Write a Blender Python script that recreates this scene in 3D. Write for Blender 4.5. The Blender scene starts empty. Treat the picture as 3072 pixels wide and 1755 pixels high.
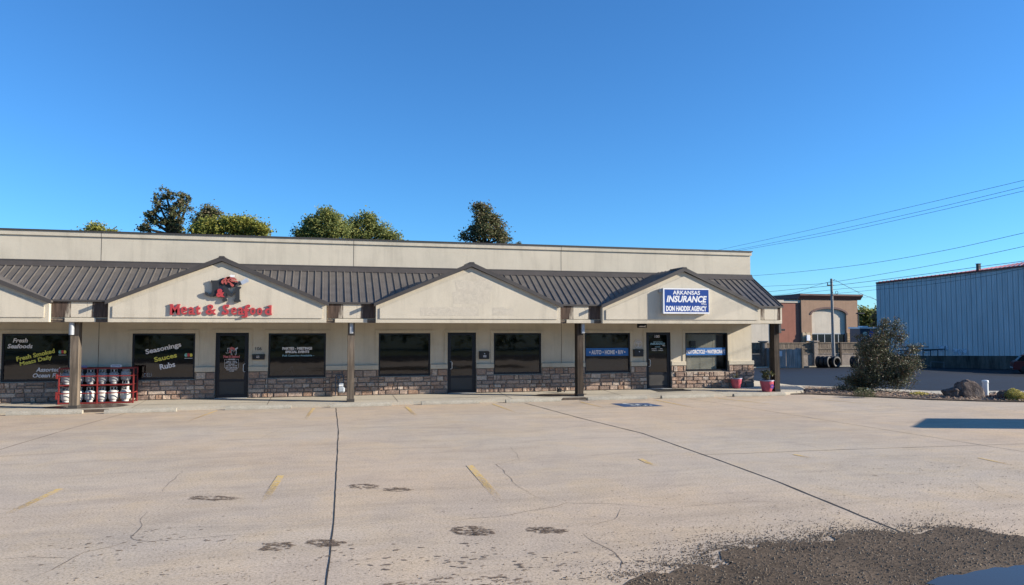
import bpy, math, random
import numpy as np
from mathutils import Vector, noise, Matrix
random.seed(7)
rng = np.random.default_rng(11)
C = bpy.context.scene.collection
R = math.radians

# ---------------------------------------------------------------- survey helper
FOC, HORIZ = 2190.0, 990.0
CX, CY = 1536.0, 877.5
PITCH = math.atan((HORIZ - CY) / FOC)
YAW = R(14.6)
EYE = 2.40
def ray(px, py):
    r = (px - CX) / FOC; u = (CY - py) / FOC
    f = math.cos(PITCH) - u * math.sin(PITCH); z = math.sin(PITCH) + u * math.cos(PITCH)
    return (f * math.sin(YAW) + r * math.cos(YAW), f * math.cos(YAW) - r * math.sin(YAW), z)
def on_z(px, py, z=0.0):
    d = ray(px, py); t = (z - EYE) / d[2]
    return (d[0] * t, d[1] * t)
def on_y(px, py, y):
    d = ray(px, py); t = y / d[1]
    return (d[0] * t, EYE + d[2] * t)
def at_dist(px, py, dist):
    d = ray(px, py); f = d[0] * math.sin(YAW) + d[1] * math.cos(YAW)
    t = dist / f
    return Vector((d[0] * t, d[1] * t, EYE + d[2] * t))

# ---------------------------------------------------------------- mesh builder
class MB:
    def __init__(s):
        s.v = []; s.f = []; s.m = []; s.cur = 0
    def add(s, verts, faces):
        o = len(s.v); s.v += [tuple(p) for p in verts]
        for f in faces:
            s.f.append(tuple(i + o for i in f)); s.m.append(s.cur)
        return s
    def box(s, x0, x1, y0, y1, z0, z1):
        return s.add([(x0,y0,z0),(x1,y0,z0),(x1,y1,z0),(x0,y1,z0),(x0,y0,z1),(x1,y0,z1),(x1,y1,z1),(x0,y1,z1)],
                     [(0,3,2,1),(4,5,6,7),(0,1,5,4),(1,2,6,5),(2,3,7,6),(3,0,4,7)])
    def bbox(s, x0, x1, y0, y1, z0, z1, b=0.01):
        """box with chamfered edges"""
        V = []; 
        for z, i in ((z0, b), (z0 + b, 0), (z1 - b, 0), (z1, b)):
            e = i
            V += [(x0+b+e*0,y0+e,z),(x1-b,y0+e,z),(x1-e,y0+b,z),(x1-e,y1-b,z),(x1-b,y1-e,z),(x0+b,y1-e,z),(x0+e,y1-b,z),(x0+e,y0+b,z)]
        F = [tuple(range(7,-1,-1)), tuple(range(24,32))]
        for k in range(3):
            for i in range(8):
                j = (i+1) % 8
                F.append((k*8+i, k*8+j, k*8+8+j, k*8+8+i))
        return s.add(V, F)
    def prism_y(s, poly, y0, y1):
        """poly in (x,z), seen from -y counterclockwise"""
        n = len(poly)
        V = [(x,y0,z) for x,z in poly] + [(x,y1,z) for x,z in poly]
        F = [tuple(range(n)), tuple(range(2*n-1, n-1, -1))]
        for i in range(n):
            j = (i+1) % n; F.append((i, n+i, n+j, j))
        return s.add(V, F)
    def prism_z(s, poly, z0, z1):
        n = len(poly)
        V = [(x,y,z0) for x,y in poly] + [(x,y,z1) for x,y in poly]
        F = [tuple(range(n-1,-1,-1)), tuple(range(n, 2*n))]
        for i in range(n):
            j = (i+1) % n; F.append((i, j, n+j, n+i))
        return s.add(V, F)
    def prism_x(s, poly, x0, x1):
        """poly in (y,z)"""
        n = len(poly)
        V = [(x0,y,z) for y,z in poly] + [(x1,y,z) for y,z in poly]
        F = [tuple(range(n-1,-1,-1)), tuple(range(n, 2*n))]
        for i in range(n):
            j = (i+1) % n; F.append((i, j, n+j, n+i))
        return s.add(V, F)
    def sheet(s, poly, z):
        return s.add([(x,y,z) for x,y in poly], [tuple(range(len(poly)))])
    def tube(s, pts, rad, n=8, cap=True):
        pts = [Vector(p) for p in pts]
        if not hasattr(rad, '__len__'): rad = [rad] * len(pts)
        V = []; F = []
        up = None
        for i, p in enumerate(pts):
            a = pts[max(i-1,0)]; b = pts[min(i+1,len(pts)-1)]
            t = (b - a).normalized()
            if up is None:
                up = Vector((0,0,1)) if abs(t.z) < .9 else Vector((1,0,0))
            u = t.cross(up)
            if u.length < 1e-4: u = t.cross(Vector((0,1,0)))
            u.normalize(); w = u.cross(t).normalized()
            up = w
            for k in range(n):
                an = 2*math.pi*k/n
                V.append(p + (u*math.cos(an) + w*math.sin(an))*rad[i])
        for i in range(len(pts)-1):
            for k in range(n):
                j = (k+1) % n
                F.append((i*n+k, i*n+j, i*n+n+j, i*n+n+k))
        if cap:
            F.append(tuple(range(n-1,-1,-1))); F.append(tuple(range((len(pts)-1)*n, len(pts)*n)))
        return s.add(V, F)
    def lathe(s, prof, c=(0,0,0), n=16, rot=None, cap=True):
        V = []; F = []
        for r, z in prof:
            for k in range(n):
                a = 2*math.pi*k/n
                p = Vector((r*math.cos(a), r*math.sin(a), z))
                if rot is not None: p = rot @ p
                V.append(p + Vector(c))
        for i in range(len(prof)-1):
            for k in range(n):
                j = (k+1) % n
                F.append((i*n+k, i*n+j, i*n+n+j, i*n+n+k))
        if cap:
            F.append(tuple(range(n-1,-1,-1))); F.append(tuple(range((len(prof)-1)*n, len(prof)*n)))
        return s.add(V, F)
    def build(s, name, mats, parent=None, origin=None, smooth=False):
        me = bpy.data.meshes.new(name)
        base = Vector((0,0,0))
        if parent is not None: base = Vector(parent.get('_o', (0,0,0)))
        own = Vector(origin) if origin is not None else base
        vs = [(p[0]-own.x, p[1]-own.y, p[2]-own.z) for p in s.v]
        me.from_pydata(vs, [], s.f)
        if not isinstance(mats, (list, tuple)): mats = [mats]
        for m in mats: me.materials.append(m)
        if len(mats) > 1: me.polygons.foreach_set('material_index', s.m)
        if smooth: me.polygons.foreach_set('use_smooth', [True]*len(me.polygons))
        me.update()
        o = bpy.data.objects.new(name, me); C.objects.link(o)
        o.location = own - base
        o['_o'] = tuple(own)
        if parent is not None: o.parent = parent
        return o

def npmesh(name, verts, faces, mats, parent=None, origin=None, smooth=False):
    b = MB(); b.v = verts; b.f = faces; b.m = [0]*len(faces)
    return b.build(name, mats, parent, origin, smooth)
def thing(name, label, cat, loc=(0,0,0), group=None):
    o = bpy.data.objects.new(name, None); C.objects.link(o)
    o.location = loc; o.empty_display_size = .2
    o['_o'] = tuple(loc); o['label'] = label; o['category'] = cat
    if group: o['group'] = group
    return o
def tag(o, label, cat, group=None):
    o['label'] = label; o['category'] = cat
    if group: o['group'] = group
    return o
def struct(o, kind='structure'):
    o['kind'] = kind; return o
def copy_tree(o, parent=None):
    c = o.copy(); C.objects.link(c)
    if parent is not None: c.parent = parent
    for ch in list(o.children): copy_tree(ch, c)
    return c
def ident(o, loc, rz=0):
    o.location = loc; o.rotation_euler = (0,0,rz); return o

# ---------------------------------------------------------------- materials
def srgb(r, g, b):
    f = lambda c: (c/255/12.92) if c/255 <= .04045 else ((c/255+.055)/1.055)**2.4
    return (f(r), f(g), f(b), 1)
def lin(c): return (c[0], c[1], c[2], 1)
class NT:
    def __init__(s, name):
        s.mat = bpy.data.materials.new(name); s.mat.use_nodes = True
        s.t = s.mat.node_tree; s.b = s.t.nodes['Principled BSDF']; s.co = None
    def n(s, typ, **kw):
        n = s.t.nodes.new(typ)
        for k, v in kw.items():
            if k in n.inputs: n.inputs[k].default_value = v
            else: setattr(n, k, v)
        return n
    def l(s, a, b): s.t.links.new(a, b)
    def coord(s, scale=(1,1,1), kind='Object'):
        tc = s.n('ShaderNodeTexCoord'); mp = s.n('ShaderNodeMapping')
        s.l(tc.outputs[kind], mp.inputs[0]); mp.inputs['Scale'].default_value = scale
        return mp.outputs[0]
    def noise(s, sc, co=None, detail=4, rough=.55, dist=0):
        n = s.n('ShaderNodeTexNoise'); n.inputs['Scale'].default_value = sc
        n.inputs['Detail'].default_value = detail; n.inputs['Roughness'].default_value = rough
        n.inputs['Distortion'].default_value = dist
        if co is not None: s.l(co, n.inputs['Vector'])
        return n.outputs['Fac']
    def ramp(s, fac, stops, interp='LINEAR'):
        r = s.n('ShaderNodeValToRGB'); r.color_ramp.interpolation = interp
        e = r.color_ramp.elements
        while len(e) < len(stops): e.new(.5)
        for i, (p, c) in enumerate(stops):
            e[i].position = p; e[i].color = c if len(c) == 4 else (*c, 1)
        s.l(fac, r.inputs[0]); return r.outputs[0]
    def mix(s, fac, a, b, mode='MIX'):
        m = s.n('ShaderNodeMix', data_type='RGBA', blend_type=mode)
        for i, v in ((0, fac), (6, a), (7, b)):
            if hasattr(v, 'links') or isinstance(v, bpy.types.NodeSocket): s.l(v, m.inputs[i])
            else: m.inputs[i].default_value = v
        return m.outputs[2]
    def bump(s, h, strength=.3, dist=.01, prev=None):
        b = s.n('ShaderNodeBump'); b.inputs['Strength'].default_value = strength
        b.inputs['Distance'].default_value = dist; s.l(h, b.inputs['Height'])
        if prev is not None: s.l(prev, b.inputs['Normal'])
        s.l(b.outputs[0], s.b.inputs['Normal']); return b.outputs[0]
    def col(s, c):
        if isinstance(c, bpy.types.NodeSocket): s.l(c, s.b.inputs['Base Color'])
        else: s.b.inputs['Base Color'].default_value = c
    def set(s, rough=.8, metal=0, spec=.5):
        s.b.inputs['Roughness'].default_value = rough; s.b.inputs['Metallic'].default_value = metal
        s.b.inputs['Specular IOR Level'].default_value = spec; return s
def g3(v): return (v, v, v, 1)
def plain(name, c, rough=.6, metal=0, var=.12, sc=6, bump=0, spec=.4):
    m = NT(name); m.set(rough, metal, spec)
    co = m.coord()
    f = m.noise(sc, co, 5, .6)
    k = m.ramp(f, [(.25, g3(1-var*1.4)), (.75, g3(1+0*var))])
    m.col(m.mix(1.0, lin(c), k, 'MULTIPLY'))
    if bump: m.bump(m.noise(sc*8, co, 3), bump, .01)
    return m.mat

def M_stucco(name, c, var=.10):
    m = NT(name); m.set(.92, 0, .2); co = m.coord()
    big = m.ramp(m.noise(.9, co, 5, .7, .5), [(.35, g3(1-var)), (.62, g3(1))])
    fine = m.ramp(m.noise(55, co, 3, .6), [(.3, g3(.88)), (.7, g3(1.06))])
    streak = m.ramp(m.noise(3.0, m.coord((1, 1, .10)), 5, .7), [(.3, g3(.86)), (.5, g3(1))])
    x = m.mix(1, lin(c), big, 'MULTIPLY'); x = m.mix(1, x, fine, 'MULTIPLY'); x = m.mix(1, x, streak, 'MULTIPLY')
    m.col(x); m.bump(m.noise(45, co, 4, .7), .5, .008)
    return m.mat
def M_wood(name, c1, c2, vertical=True, sc=1.0, rough=.85):
    m = NT(name); m.set(rough, 0, .2)
    s = (14*sc, 14*sc, .9*sc) if vertical else (.9*sc, 14*sc, 14*sc)
    co = m.coord(s)
    f = m.noise(1.0, co, 6, .65, .4)
    k = m.ramp(f, [(.28, lin(c1)), (.72, lin(c2))])
    big = m.ramp(m.noise(1.3, m.coord(), 3), [(.3, g3(.7)), (.7, g3(1.1))])
    m.col(m.mix(1, k, big, 'MULTIPLY')); m.bump(f, .5, .01)
    return m.mat
def M_island(name, cols, rough=.8, spec=.2, mulnoise=None, trans=0, bumpsc=0):
    m = NT(name); m.set(rough, 0, spec)
    g = m.n('ShaderNodeNewGeometry')
    n = len(cols)
    k = m.ramp(g.outputs['Random Per Island'], [(i/max(n-1, 1), lin(c)) for i, c in enumerate(cols)])
    if mulnoise:
        f = m.ramp(m.noise(mulnoise[0], m.coord(), 4, .65), [(.3, g3(mulnoise[1])), (.7, g3(mulnoise[2]))])
        k = m.mix(1, k, f, 'MULTIPLY')
    m.col(k)
    if bumpsc: m.bump(m.noise(bumpsc, m.coord(), 4, .7), .7, .02)
    if trans:
        tr = m.n('ShaderNodeBsdfTranslucent'); m.l(k, tr.inputs[0])
        mx = m.n('ShaderNodeMixShader'); mx.inputs[0].default_value = trans
        m.l(m.b.outputs[0], mx.inputs[1]); m.l(tr.outputs[0], mx.inputs[2])
        m.l(mx.outputs[0], m.t.nodes['Material Output'].inputs[0])
    return m.mat

# ---------------------------------------------------------------- text
def text_mesh(body, x0, x1, z0, z1, y, mat, name='lettering', parent=None, depth=.004, bold=0.0, shear=0.0, rot=0.0,
              origin=None, mode=None, spacing=1.0, xdir=(1,0,0), fy=None):
    """lettering fitted to the box x0..x1, z0..z1 on a plane facing -y"""
    cu = bpy.data.curves.new(name, 'FONT'); cu.body = body
    cu.size = 1; cu.extrude = 0; cu.offset = bold; cu.shear = shear; cu.resolution_u = 3
    cu.align_x = 'CENTER'; cu.space_character = spacing; cu.space_line = .95
    cu.extrude = .5
    o = bpy.data.objects.new('tmp', cu); C.objects.link(o)
    dg = bpy.context.evaluated_depsgraph_get()
    me = bpy.data.meshes.new_from_object(o.evaluated_get(dg))
    bpy.data.objects.remove(o)
    V = np.array([v.co[:] for v in me.vertices])
    F = [tuple(p.vertices) for p in me.polygons]
    mn, mx_ = V.min(0), V.max(0)
    u = (V[:,0]-mn[0])/(mx_[0]-mn[0]) - .5; w = (V[:,1]-mn[1])/(mx_[1]-mn[1]) - .5
    W, Hh = x1-x0, z1-z0
    a = u*W; b = w*Hh
    ca, sa = math.cos(rot), math.sin(rot)
    X = (x0+x1)/2 + a*ca - b*sa; Z = (z0+z1)/2 + a*sa + b*ca
    Y = y - (V[:,2] > 0)*depth
    verts = list(zip(X.tolist(), Y.tolist(), Z.tolist()))
    return npmesh(name, verts, F, mat, parent, origin)
def decal(poly, y, t, mat, name, parent):
    return MB().prism_y(poly, y-t, y).build(name, mat, parent)
# ---------------------------------------------------------------- material set
STUCCO = M_stucco('stucco_tan', (.605, .54, .425))
STUCCO_T = M_stucco('stucco_trim', (.59, .525, .41), .14)
ROOF = plain('roof_metal', (.128, .113, .099), .45, .0, .25, 3, 0, .5)
ROOF_TRIM = plain('roof_trim_metal', (.075, .066, .06), .45, 0, .2, 3)
COPING = plain('coping_metal', (.06, .055, .05), .5, 0, .15, 2)
DARKFRAME = plain('dark_bronze_frame', (.008, .010, .017), .35, .1, .1, 3)
KICK = plain('kick_panel', (.05, .045, .04), .5, 0, .1, 3)
GREYMETAL = plain('grey_metal', (.38, .40, .42), .45, .1, .2, 9)
SILVER = plain('silver_metal', (.62, .64, .68), .3, .4, .1, 9)
WHITEV = plain('white_vinyl', (.78, .74, .73), .5, 0, .08, 12)
YELLOWV = plain('yellow_vinyl', (.72, .64, .10), .5, 0, .08, 12)
PINKV = plain('pink_vinyl', (.55, .14, .14), .5, 0, .08, 12)
BLUEV = plain('blue_vinyl', (.02, .14, .42), .5, 0, .12, 6)
GREENV = plain('green_vinyl', (.15, .45, .30), .5)
REDV = plain('red_vinyl', (.55, .05, .06), .5)
LTBLUE = plain('light_blue_vinyl', (.30, .50, .60), .5)
REDL = plain('red_letter_foam', (.47, .055, .06), .5, 0, .15, 20)
BLACKL = plain('dark_letter_foam', (.028, .030, .034), .6, 0, .2, 20)
BLACKM = plain('black_metal', (.015, .015, .018), .4)
INTERIOR = plain('dark_interior', (.022, .024, .032), .9)
CARD = plain('cardboard_panel', (.10, .095, .07), .9)
BLIND = plain('blind_slats', (.62, .58, .45), .7, 0, .1, 10)
SIGNBLUE = plain('sign_blue', (.012, .055, .26), .35, 0, .1, 4)
SIGNWHITE = plain('sign_white', (.80, .80, .80), .35, 0, .08, 8)
REDPAINT = plain('red_cage_paint', (.27, .03, .027), .5, 0, .3, 14)
TANKW = plain('tank_paint', (.58, .57, .52), .4, 0, .12, 9)
TANKG = plain('tank_paint_grey', (.36, .37, .37), .4, 0, .15, 9)
JOINTM = plain('dark_joint_line', (.10, .085, .07), .95)  # dark colour of the vertical wall joints
YPAINT = None

def M_glass(name, tint, rough=.03, refl=1.0):
    m = NT(name); t = m.t
    m.t.nodes.remove(m.b)
    tr = m.n('ShaderNodeBsdfTransparent'); tr.inputs[0].default_value = (tint[0], tint[1], tint[2], 1)
    gl = m.n('ShaderNodeBsdfGlossy'); gl.inputs['Roughness'].default_value = rough
    gl.inputs[0].default_value = (refl, refl, refl, 1)
    fr = m.n('ShaderNodeFresnel'); fr.inputs[0].default_value = 1.72
    # slow ripple of the pane
    nz = m.n('ShaderNodeTexNoise'); nz.inputs['Scale'].default_value = 1.2
    m.l(m.coord(), nz.inputs['Vector'])
    bp = m.n('ShaderNodeBump'); bp.inputs['Strength'].default_value = .06; bp.inputs['Distance'].default_value = .02
    m.l(nz.outputs[0], bp.inputs['Height']); m.l(bp.outputs[0], gl.inputs['Normal'])
    geo = m.n('ShaderNodeNewGeometry'); inv = m.n('ShaderNodeMath', operation='SUBTRACT'); inv.inputs[0].default_value = 1; m.l(geo.outputs['Backfacing'], inv.inputs[1])
    mu = m.n('ShaderNodeMath', operation='MULTIPLY'); m.l(fr.outputs[0], mu.inputs[0]); m.l(inv.outputs[0], mu.inputs[1])
    mx = m.n('ShaderNodeMixShader'); m.l(mu.outputs[0], mx.inputs[0]); m.l(tr.outputs[0], mx.inputs[1]); m.l(gl.outputs[0], mx.inputs[2])
    m.l(mx.outputs[0], t.nodes['Material Output'].inputs[0])
    return m.mat
GLASS = M_glass('tinted_glass', (.35, .36, .38))
GLASS_MID = M_glass('blind_window_glass', (.42, .44, .47))
GLASS_CLEAR = M_glass('office_glass', (.84, .85, .86))

STONE = M_island('ledge_stone', [(.31,.20,.14),(.43,.29,.21),(.32,.24,.195),(.54,.41,.31),(.23,.17,.14),(.46,.33,.25),(.36,.29,.245),(.56,.46,.37),(.29,.195,.15)],
                 .9, .15, (22, .55, 1.2), 0, 30)
MORTAR = plain('mortar', (.26, .23, .20), .95, 0, .25, 20, .4)

def M_concrete(name, c, var=.14, speck=.25, scale=1.0, drag=False):
    m = NT(name); m.set(.9, 0, .12); co = m.coord()
    b1 = m.ramp(m.noise(.22*scale, co, 5, .6), [(.3, g3(1-var)), (.7, g3(1.0))])
    b2 = m.ramp(m.noise(1.7*scale, co, 5, .65), [(.3, g3(1-var*.6)), (.65, g3(1.0))])
    fine = m.ramp(m.noise(34, co, 5, .8), [(.36, g3(1-speck)), (.5, g3(1)), (.64, g3(1+speck*.45))])
    x = m.mix(1, lin(c), b1, 'MULTIPLY'); x = m.mix(1, x, b2, 'MULTIPLY'); x = m.mix(1, x, fine, 'MULTIPLY')
    if drag:
        # broom / tyre drag marks running along the wall, and warm-cool drift of the slabs
        d = m.ramp(m.noise(1.0, m.coord((.30, 1.7, 1)), 6, .75, 1.2), [(.34, g3(.88)), (.5, g3(1)), (.7, g3(1.07))])
        x = m.mix(1, x, d, 'MULTIPLY')
        w = m.ramp(m.noise(.12, co, 3, .5), [(.35, (.97, 1.0, 1.04, 1)), (.65, (1.04, .985, .94, 1))])
        x = m.mix(1, x, w, 'MULTIPLY')
        # tan and grey blotches
        bl = m.ramp(m.noise(.75, co, 5, .7, .8), [(.36, (.93,.94,.97,1)), (.5, g3(1)), (.66, (1.06,1.03,.96,1))]); x = m.mix(1, x, bl, 'MULTIPLY')
        # small dark grit specks
        v = m.n('ShaderNodeTexVoronoi'); v.inputs['Scale'].default_value = 7.0; m.l(co, v.inputs['Vector'])
        rnd = m.noise(1.1, co, 2)
        sp = m.ramp(v.outputs['Distance'], [(.045, g3(.45)), (.075, g3(1))])
        gate = m.ramp(rnd, [(.48, g3(0)), (.56, g3(1))])
        x = m.mix(gate, x, m.mix(1, x, sp, 'MULTIPLY'))
    m.col(x); bp = m.bump(m.noise(60, co, 4, .75), .2, .006)
    return m.mat
LOTC = M_concrete('lot_concrete', (.525, .43, .322), .14, .42, 1, True)
WALKC = M_concrete('walk_concrete', (.50, .45, .36), .12, .2, 1.6)
KERBC = M_concrete('kerb_concrete', (.46, .42, .34), .25, .3, 3)
ASPH = M_concrete('asphalt_blacktop', (.030, .033, .040), .25, .35, .5)
ASPH_OLD = M_concrete('old_asphalt', (.06, .055, .05), .25, .35, .5)
DIRT = M_concrete('gravel_dirt', (.17, .125, .085), .55, .6, 5)
GRASSM = plain('grass_green', (.10, .12, .035), .95, 0, .4, 3)
CRACKM = plain('crack_filler', (.045, .038, .033), .95, 0, .4, 8)
MUD = plain('dried_mud', (.20, .15, .112), .95, 0, .3, 12)
MULCHM = plain('mulch_ground', (.16, .11, .075), .95, 0, .5, 9)
CHIP = M_island('mulch_chips', [(.30,.18,.12),(.40,.27,.18),(.14,.095,.07),(.46,.35,.25),(.24,.15,.10)], .9)
PEB = M_island('gravel_stones', [(.12,.088,.06),(.19,.143,.10),(.075,.056,.04),(.27,.215,.155),(.15,.113,.08)], .9)
TIMBER = M_wood('weathered_timber', (.018,.014,.012), (.10,.075,.055))
TIMBER_W = M_wood('worn_timber', (.045,.038,.032), (.24,.19,.14))
FENCEW = M_wood('fence_boards', (.06,.045,.035), (.30,.24,.18), True, .6)
GATEW = M_wood('gate_boards', (.16,.17,.17), (.36,.37,.36), True, .6)
BLOCKM = plain('concrete_block', (.33, .27, .22), .95, 0, .35, 5, .4)
TYREM = plain('tyre_rubber', (.012,.012,.013), .6, 0, .3, 12, .2)
LEAF_D = M_island('leaf_dark', [(.07,.09,.04),(.14,.16,.065),(.21,.15,.09),(.085,.11,.05)], .7, .3, None, .35)
LEAF_Y = M_island('leaf_yellowgreen', [(.30,.30,.06),(.19,.22,.05),(.42,.38,.08),(.11,.14,.035),(.34,.30,.06)], .7, .3, None, .4)
LEAF_G = M_island('leaf_green', [(.15,.19,.06),(.26,.28,.085),(.09,.13,.045),(.36,.34,.10),(.18,.21,.07)], .7, .3, None, .4)
LEAF_B = M_island('leaf_bush', [(.05,.065,.035),(.09,.105,.05),(.035,.048,.028),(.15,.15,.075),(.15,.07,.055),(.06,.08,.042),(.21,.19,.11)], .55, .4, None, .2)
LEAF_P = M_island('leaf_potplant', [(.10,.11,.035),(.05,.075,.03),(.16,.13,.05),(.035,.05,.02)], .6, .4, None, .2)
LEAF_YS = M_island('leaf_goldshrub', [(.46,.40,.08),(.34,.30,.06),(.52,.44,.14),(.16,.16,.05)], .6, .4, None, .3)
LEAF_R = M_island('leaf_redplant', [(.28,.05,.05),(.20,.06,.05),(.36,.10,.08),(.10,.09,.04)], .6, .4, None, .3)
BARK = plain('bark', (.07,.055,.045), .95, 0, .4, 9, .5)
POTPINK = plain('pot_pink', (.50, .085, .12), .35, 0, .2, 12)
POTRIM = plain('pot_rim', (.30,.30,.38), .4, 0, .2, 12)
SOIL = plain('soil', (.04,.03,.022), .95, 0, .3, 20)
def rockmat():
    m = NT('boulder_rock'); m.set(.9, 0, .2); co = m.coord()
    k = m.ramp(m.noise(2.2, co, 6, .65), [(.25, (.07,.055,.05,1)), (.5, (.16,.12,.10,1)), (.8, (.26,.22,.18,1))])
    st = m.ramp(m.noise(7, m.coord((1,1,.25)), 4), [(.35, g3(.6)), (.65, g3(1.15))])
    m.col(m.mix(1, k, st, 'MULTIPLY')); m.bump(m.noise(9, co, 6, .7), .9, .05); return m.mat
ROCK = rockmat()
def stainmat():
    m = NT('rain_stained_stucco'); m.set(.92, 0, .2)
    co = m.coord()
    base = m.ramp(m.noise(40, co, 3), [(.3, (.52,.46,.36,1)), (.7, (.60,.535,.42,1))])
    tc = m.n('ShaderNodeTexCoord'); sx = m.n('ShaderNodeSeparateXYZ'); m.l(tc.outputs['Object'], sx.inputs[0])
    ab = m.n('ShaderNodeMath', operation='ABSOLUTE'); m.l(sx.outputs[0], ab.inputs[0])
    st = m.noise(1, m.coord((9, 9, .8)), 5, .7)
    a1 = m.n('ShaderNodeMath', operation='MULTIPLY_ADD'); m.l(ab.outputs[0], a1.inputs[0]); a1.inputs[1].default_value = 1.35; a1.inputs[2].default_value = -.76
    a2 = m.n('ShaderNodeMath', operation='ADD'); m.l(a1.outputs[0], a2.inputs[0]); m.l(st, a2.inputs[1])
    mask = m.ramp(a2.outputs[0], [(.08, g3(0)), (.22, g3(1))])
    dark = m.ramp(m.noise(1, m.coord((16, 16, 1.5)), 5, .7), [(.3, (.035,.025,.02,1)), (.75, (.13,.09,.07,1))])
    m.col(m.mix(mask, base, dark)); m.bump(m.noise(45, co, 4), .5, .008)
    return m.mat
STAIN = stainmat()
def yellow_paint():
    m = NT('worn_yellow_paint'); m.set(.8, 0, .3); co = m.coord()
    f = m.ramp(m.noise(9, co, 6, .8), [(.44, g3(0)), (.54, g3(1))])
    m.col(m.mix(f, (.50,.39,.27,1), (.62,.42,.13,1)))
    tr = m.n('ShaderNodeBsdfTransparent'); mx = m.n('ShaderNodeMixShader')
    tc = m.n('ShaderNodeTexCoord'); sx = m.n('ShaderNodeSeparateXYZ'); m.l(tc.outputs['Generated'], sx.inputs[0])
    add = m.n('ShaderNodeMath', operation='ADD'); m.l(m.noise(28, co, 5, .8), add.inputs[0]); 
    sc = m.n('ShaderNodeMath', operation='MULTIPLY_ADD'); m.l(sx.outputs[1], sc.inputs[0]); sc.inputs[1].default_value = .55; sc.inputs[2].default_value = -.2
    m.l(sc.outputs[0], add.inputs[1])
    al = m.ramp(add.outputs[0], [(.44, g3(0)), (.70, g3(1))])
    m.l(al, mx.inputs[0]); m.l(tr.outputs[0], mx.inputs[1]); m.l(m.b.outputs[0], mx.inputs[2])
    m.l(mx.outputs[0], m.t.nodes['Material Output'].inputs[0]); return m.mat
YPAINT = yellow_paint()
CRACKT = plain('crack_dark', (.16,.12,.095), .95, 0, .4, 8)
def dirt_alpha(name, c, lo, hi, sc):
    m = NT(name); m.set(.95, 0, .1); co = m.coord()
    m.col(lin(c))
    tr = m.n('ShaderNodeBsdfTransparent'); mx = m.n('ShaderNodeMixShader')
    al = m.ramp(m.noise(sc, co, 6, .8), [(lo, g3(0)), (hi, g3(1))])
    m.l(al, mx.inputs[0]); m.l(tr.outputs[0], mx.inputs[1]); m.l(m.b.outputs[0], mx.inputs[2])
    m.l(mx.outputs[0], m.t.nodes['Material Output'].inputs[0]); return m.mat
BLUEPAINT = plain('blue_marking_paint', (.030,.085,.20), .75, 0, .3, 7)
WHITEPAINT = plain('white_marking_paint', (.74,.78,.76), .75, 0, .3, 9)
def watermat():
    m = NT('puddle_water'); m.set(.09, 0, .3); m.col((.045,.04,.034,1)); m.b.inputs['IOR'].default_value = 1.33
    m.bump(m.noise(6, m.coord(), 3), .03, .01); return m.mat
WATER = watermat()
DARKC = plain('dark_concrete', (.12,.092,.07), .45, 0, .35, 5)  # dark tone shared by wet patches, kerb strips and fascia end blocks
# ================================================================ GROUND
def smooth(a, b, t):
    t = min(max((t-a)/(b-a), 0), 1); return t*t*(3-2*t)
def gz(x, y):
    """height of the land"""
    d = x*math.sin(YAW) + y*math.cos(YAW); r = x*math.cos(YAW) - y*math.sin(YAW)
    return -.03 - .37*smooth(31, 50, d) - .6*smooth(25, 38, r)*smooth(34, 56, d) - .8*smooth(62, 90, d)*(1-smooth(25,38,r)) - .2*smooth(62, 90, d)*smooth(25,38,r)
def grid_axis(lo, hi, fine_lo, fine_hi, step):
    a = list(np.arange(fine_lo, fine_hi+.01, step))
    s = step; v = fine_lo
    pre = []
    while v > lo: s *= 1.5; v -= s; pre.append(v)
    s = step; v = a[-1]; post = []
    while v < hi: s *= 1.5; v += s; post.append(v)
    return pre[::-1] + a + post
gx = grid_axis(-900, 900, -30, 80, 1.5); gy = grid_axis(-700, 1500, 20, 100, 1.5)
V = [(x, y, gz(x, y)) for y in gy for x in gx]
nx = len(gx); F = [(j*nx+i, j*nx+i+1, (j+1)*nx+i+1, (j+1)*nx+i) for j in range(len(gy)-1) for i in range(nx-1)]
# land: blacktop alleys near the shops, grass further off
def groundmat():
    m = NT('land_surface'); m.set(.68, 0, .34)
    co = m.coord()
    sx = m.n('ShaderNodeSeparateXYZ'); m.l(co, sx.inputs[0])
    fine = m.ramp(m.noise(30, co, 4, .7), [(.3, g3(.7)), (.7, g3(1.2))])
    big = m.ramp(m.noise(.35, co, 5, .6), [(.3, g3(.75)), (.7, g3(1.15))])
    seam = m.ramp(m.noise(1, m.coord((.05, .9, 1)), 4), [(.38, g3(.6)), (.46, g3(1))])
    a = m.mix(1, (.0035,.008,.016,1), fine, 'MULTIPLY'); a = m.mix(1, a, big, 'MULTIPLY'); a = m.mix(1, a, seam, 'MULTIPLY')
    g = m.mix(1, (.085,.095,.035,1), m.ramp(m.noise(.9, co, 6, .7), [(.3, g3(.5)), (.7, g3(1.5))]), 'MULTIPLY')
    # grass south of the street and beyond 75 m
    s1 = m.n('ShaderNodeMath', operation='LESS_THAN'); m.l(sx.outputs[1], s1.inputs[0]); s1.inputs[1].default_value = -17
    s2 = m.n('ShaderNodeMath', operation='GREATER_THAN'); m.l(sx.outputs[1], s2.inputs[0]); s2.inputs[1].default_value = 105
    ad = m.n('ShaderNodeMath', operation='MAXIMUM'); m.l(s1.outputs[0], ad.inputs[0]); m.l(s2.outputs[0], ad.inputs[1])
    m.col(m.mix(ad.outputs[0], a, g)); m.bump(m.noise(30, co, 4, .7), .3, .01)
    return m.mat
struct(npmesh('ground', V, F, groundmat()))

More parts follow.
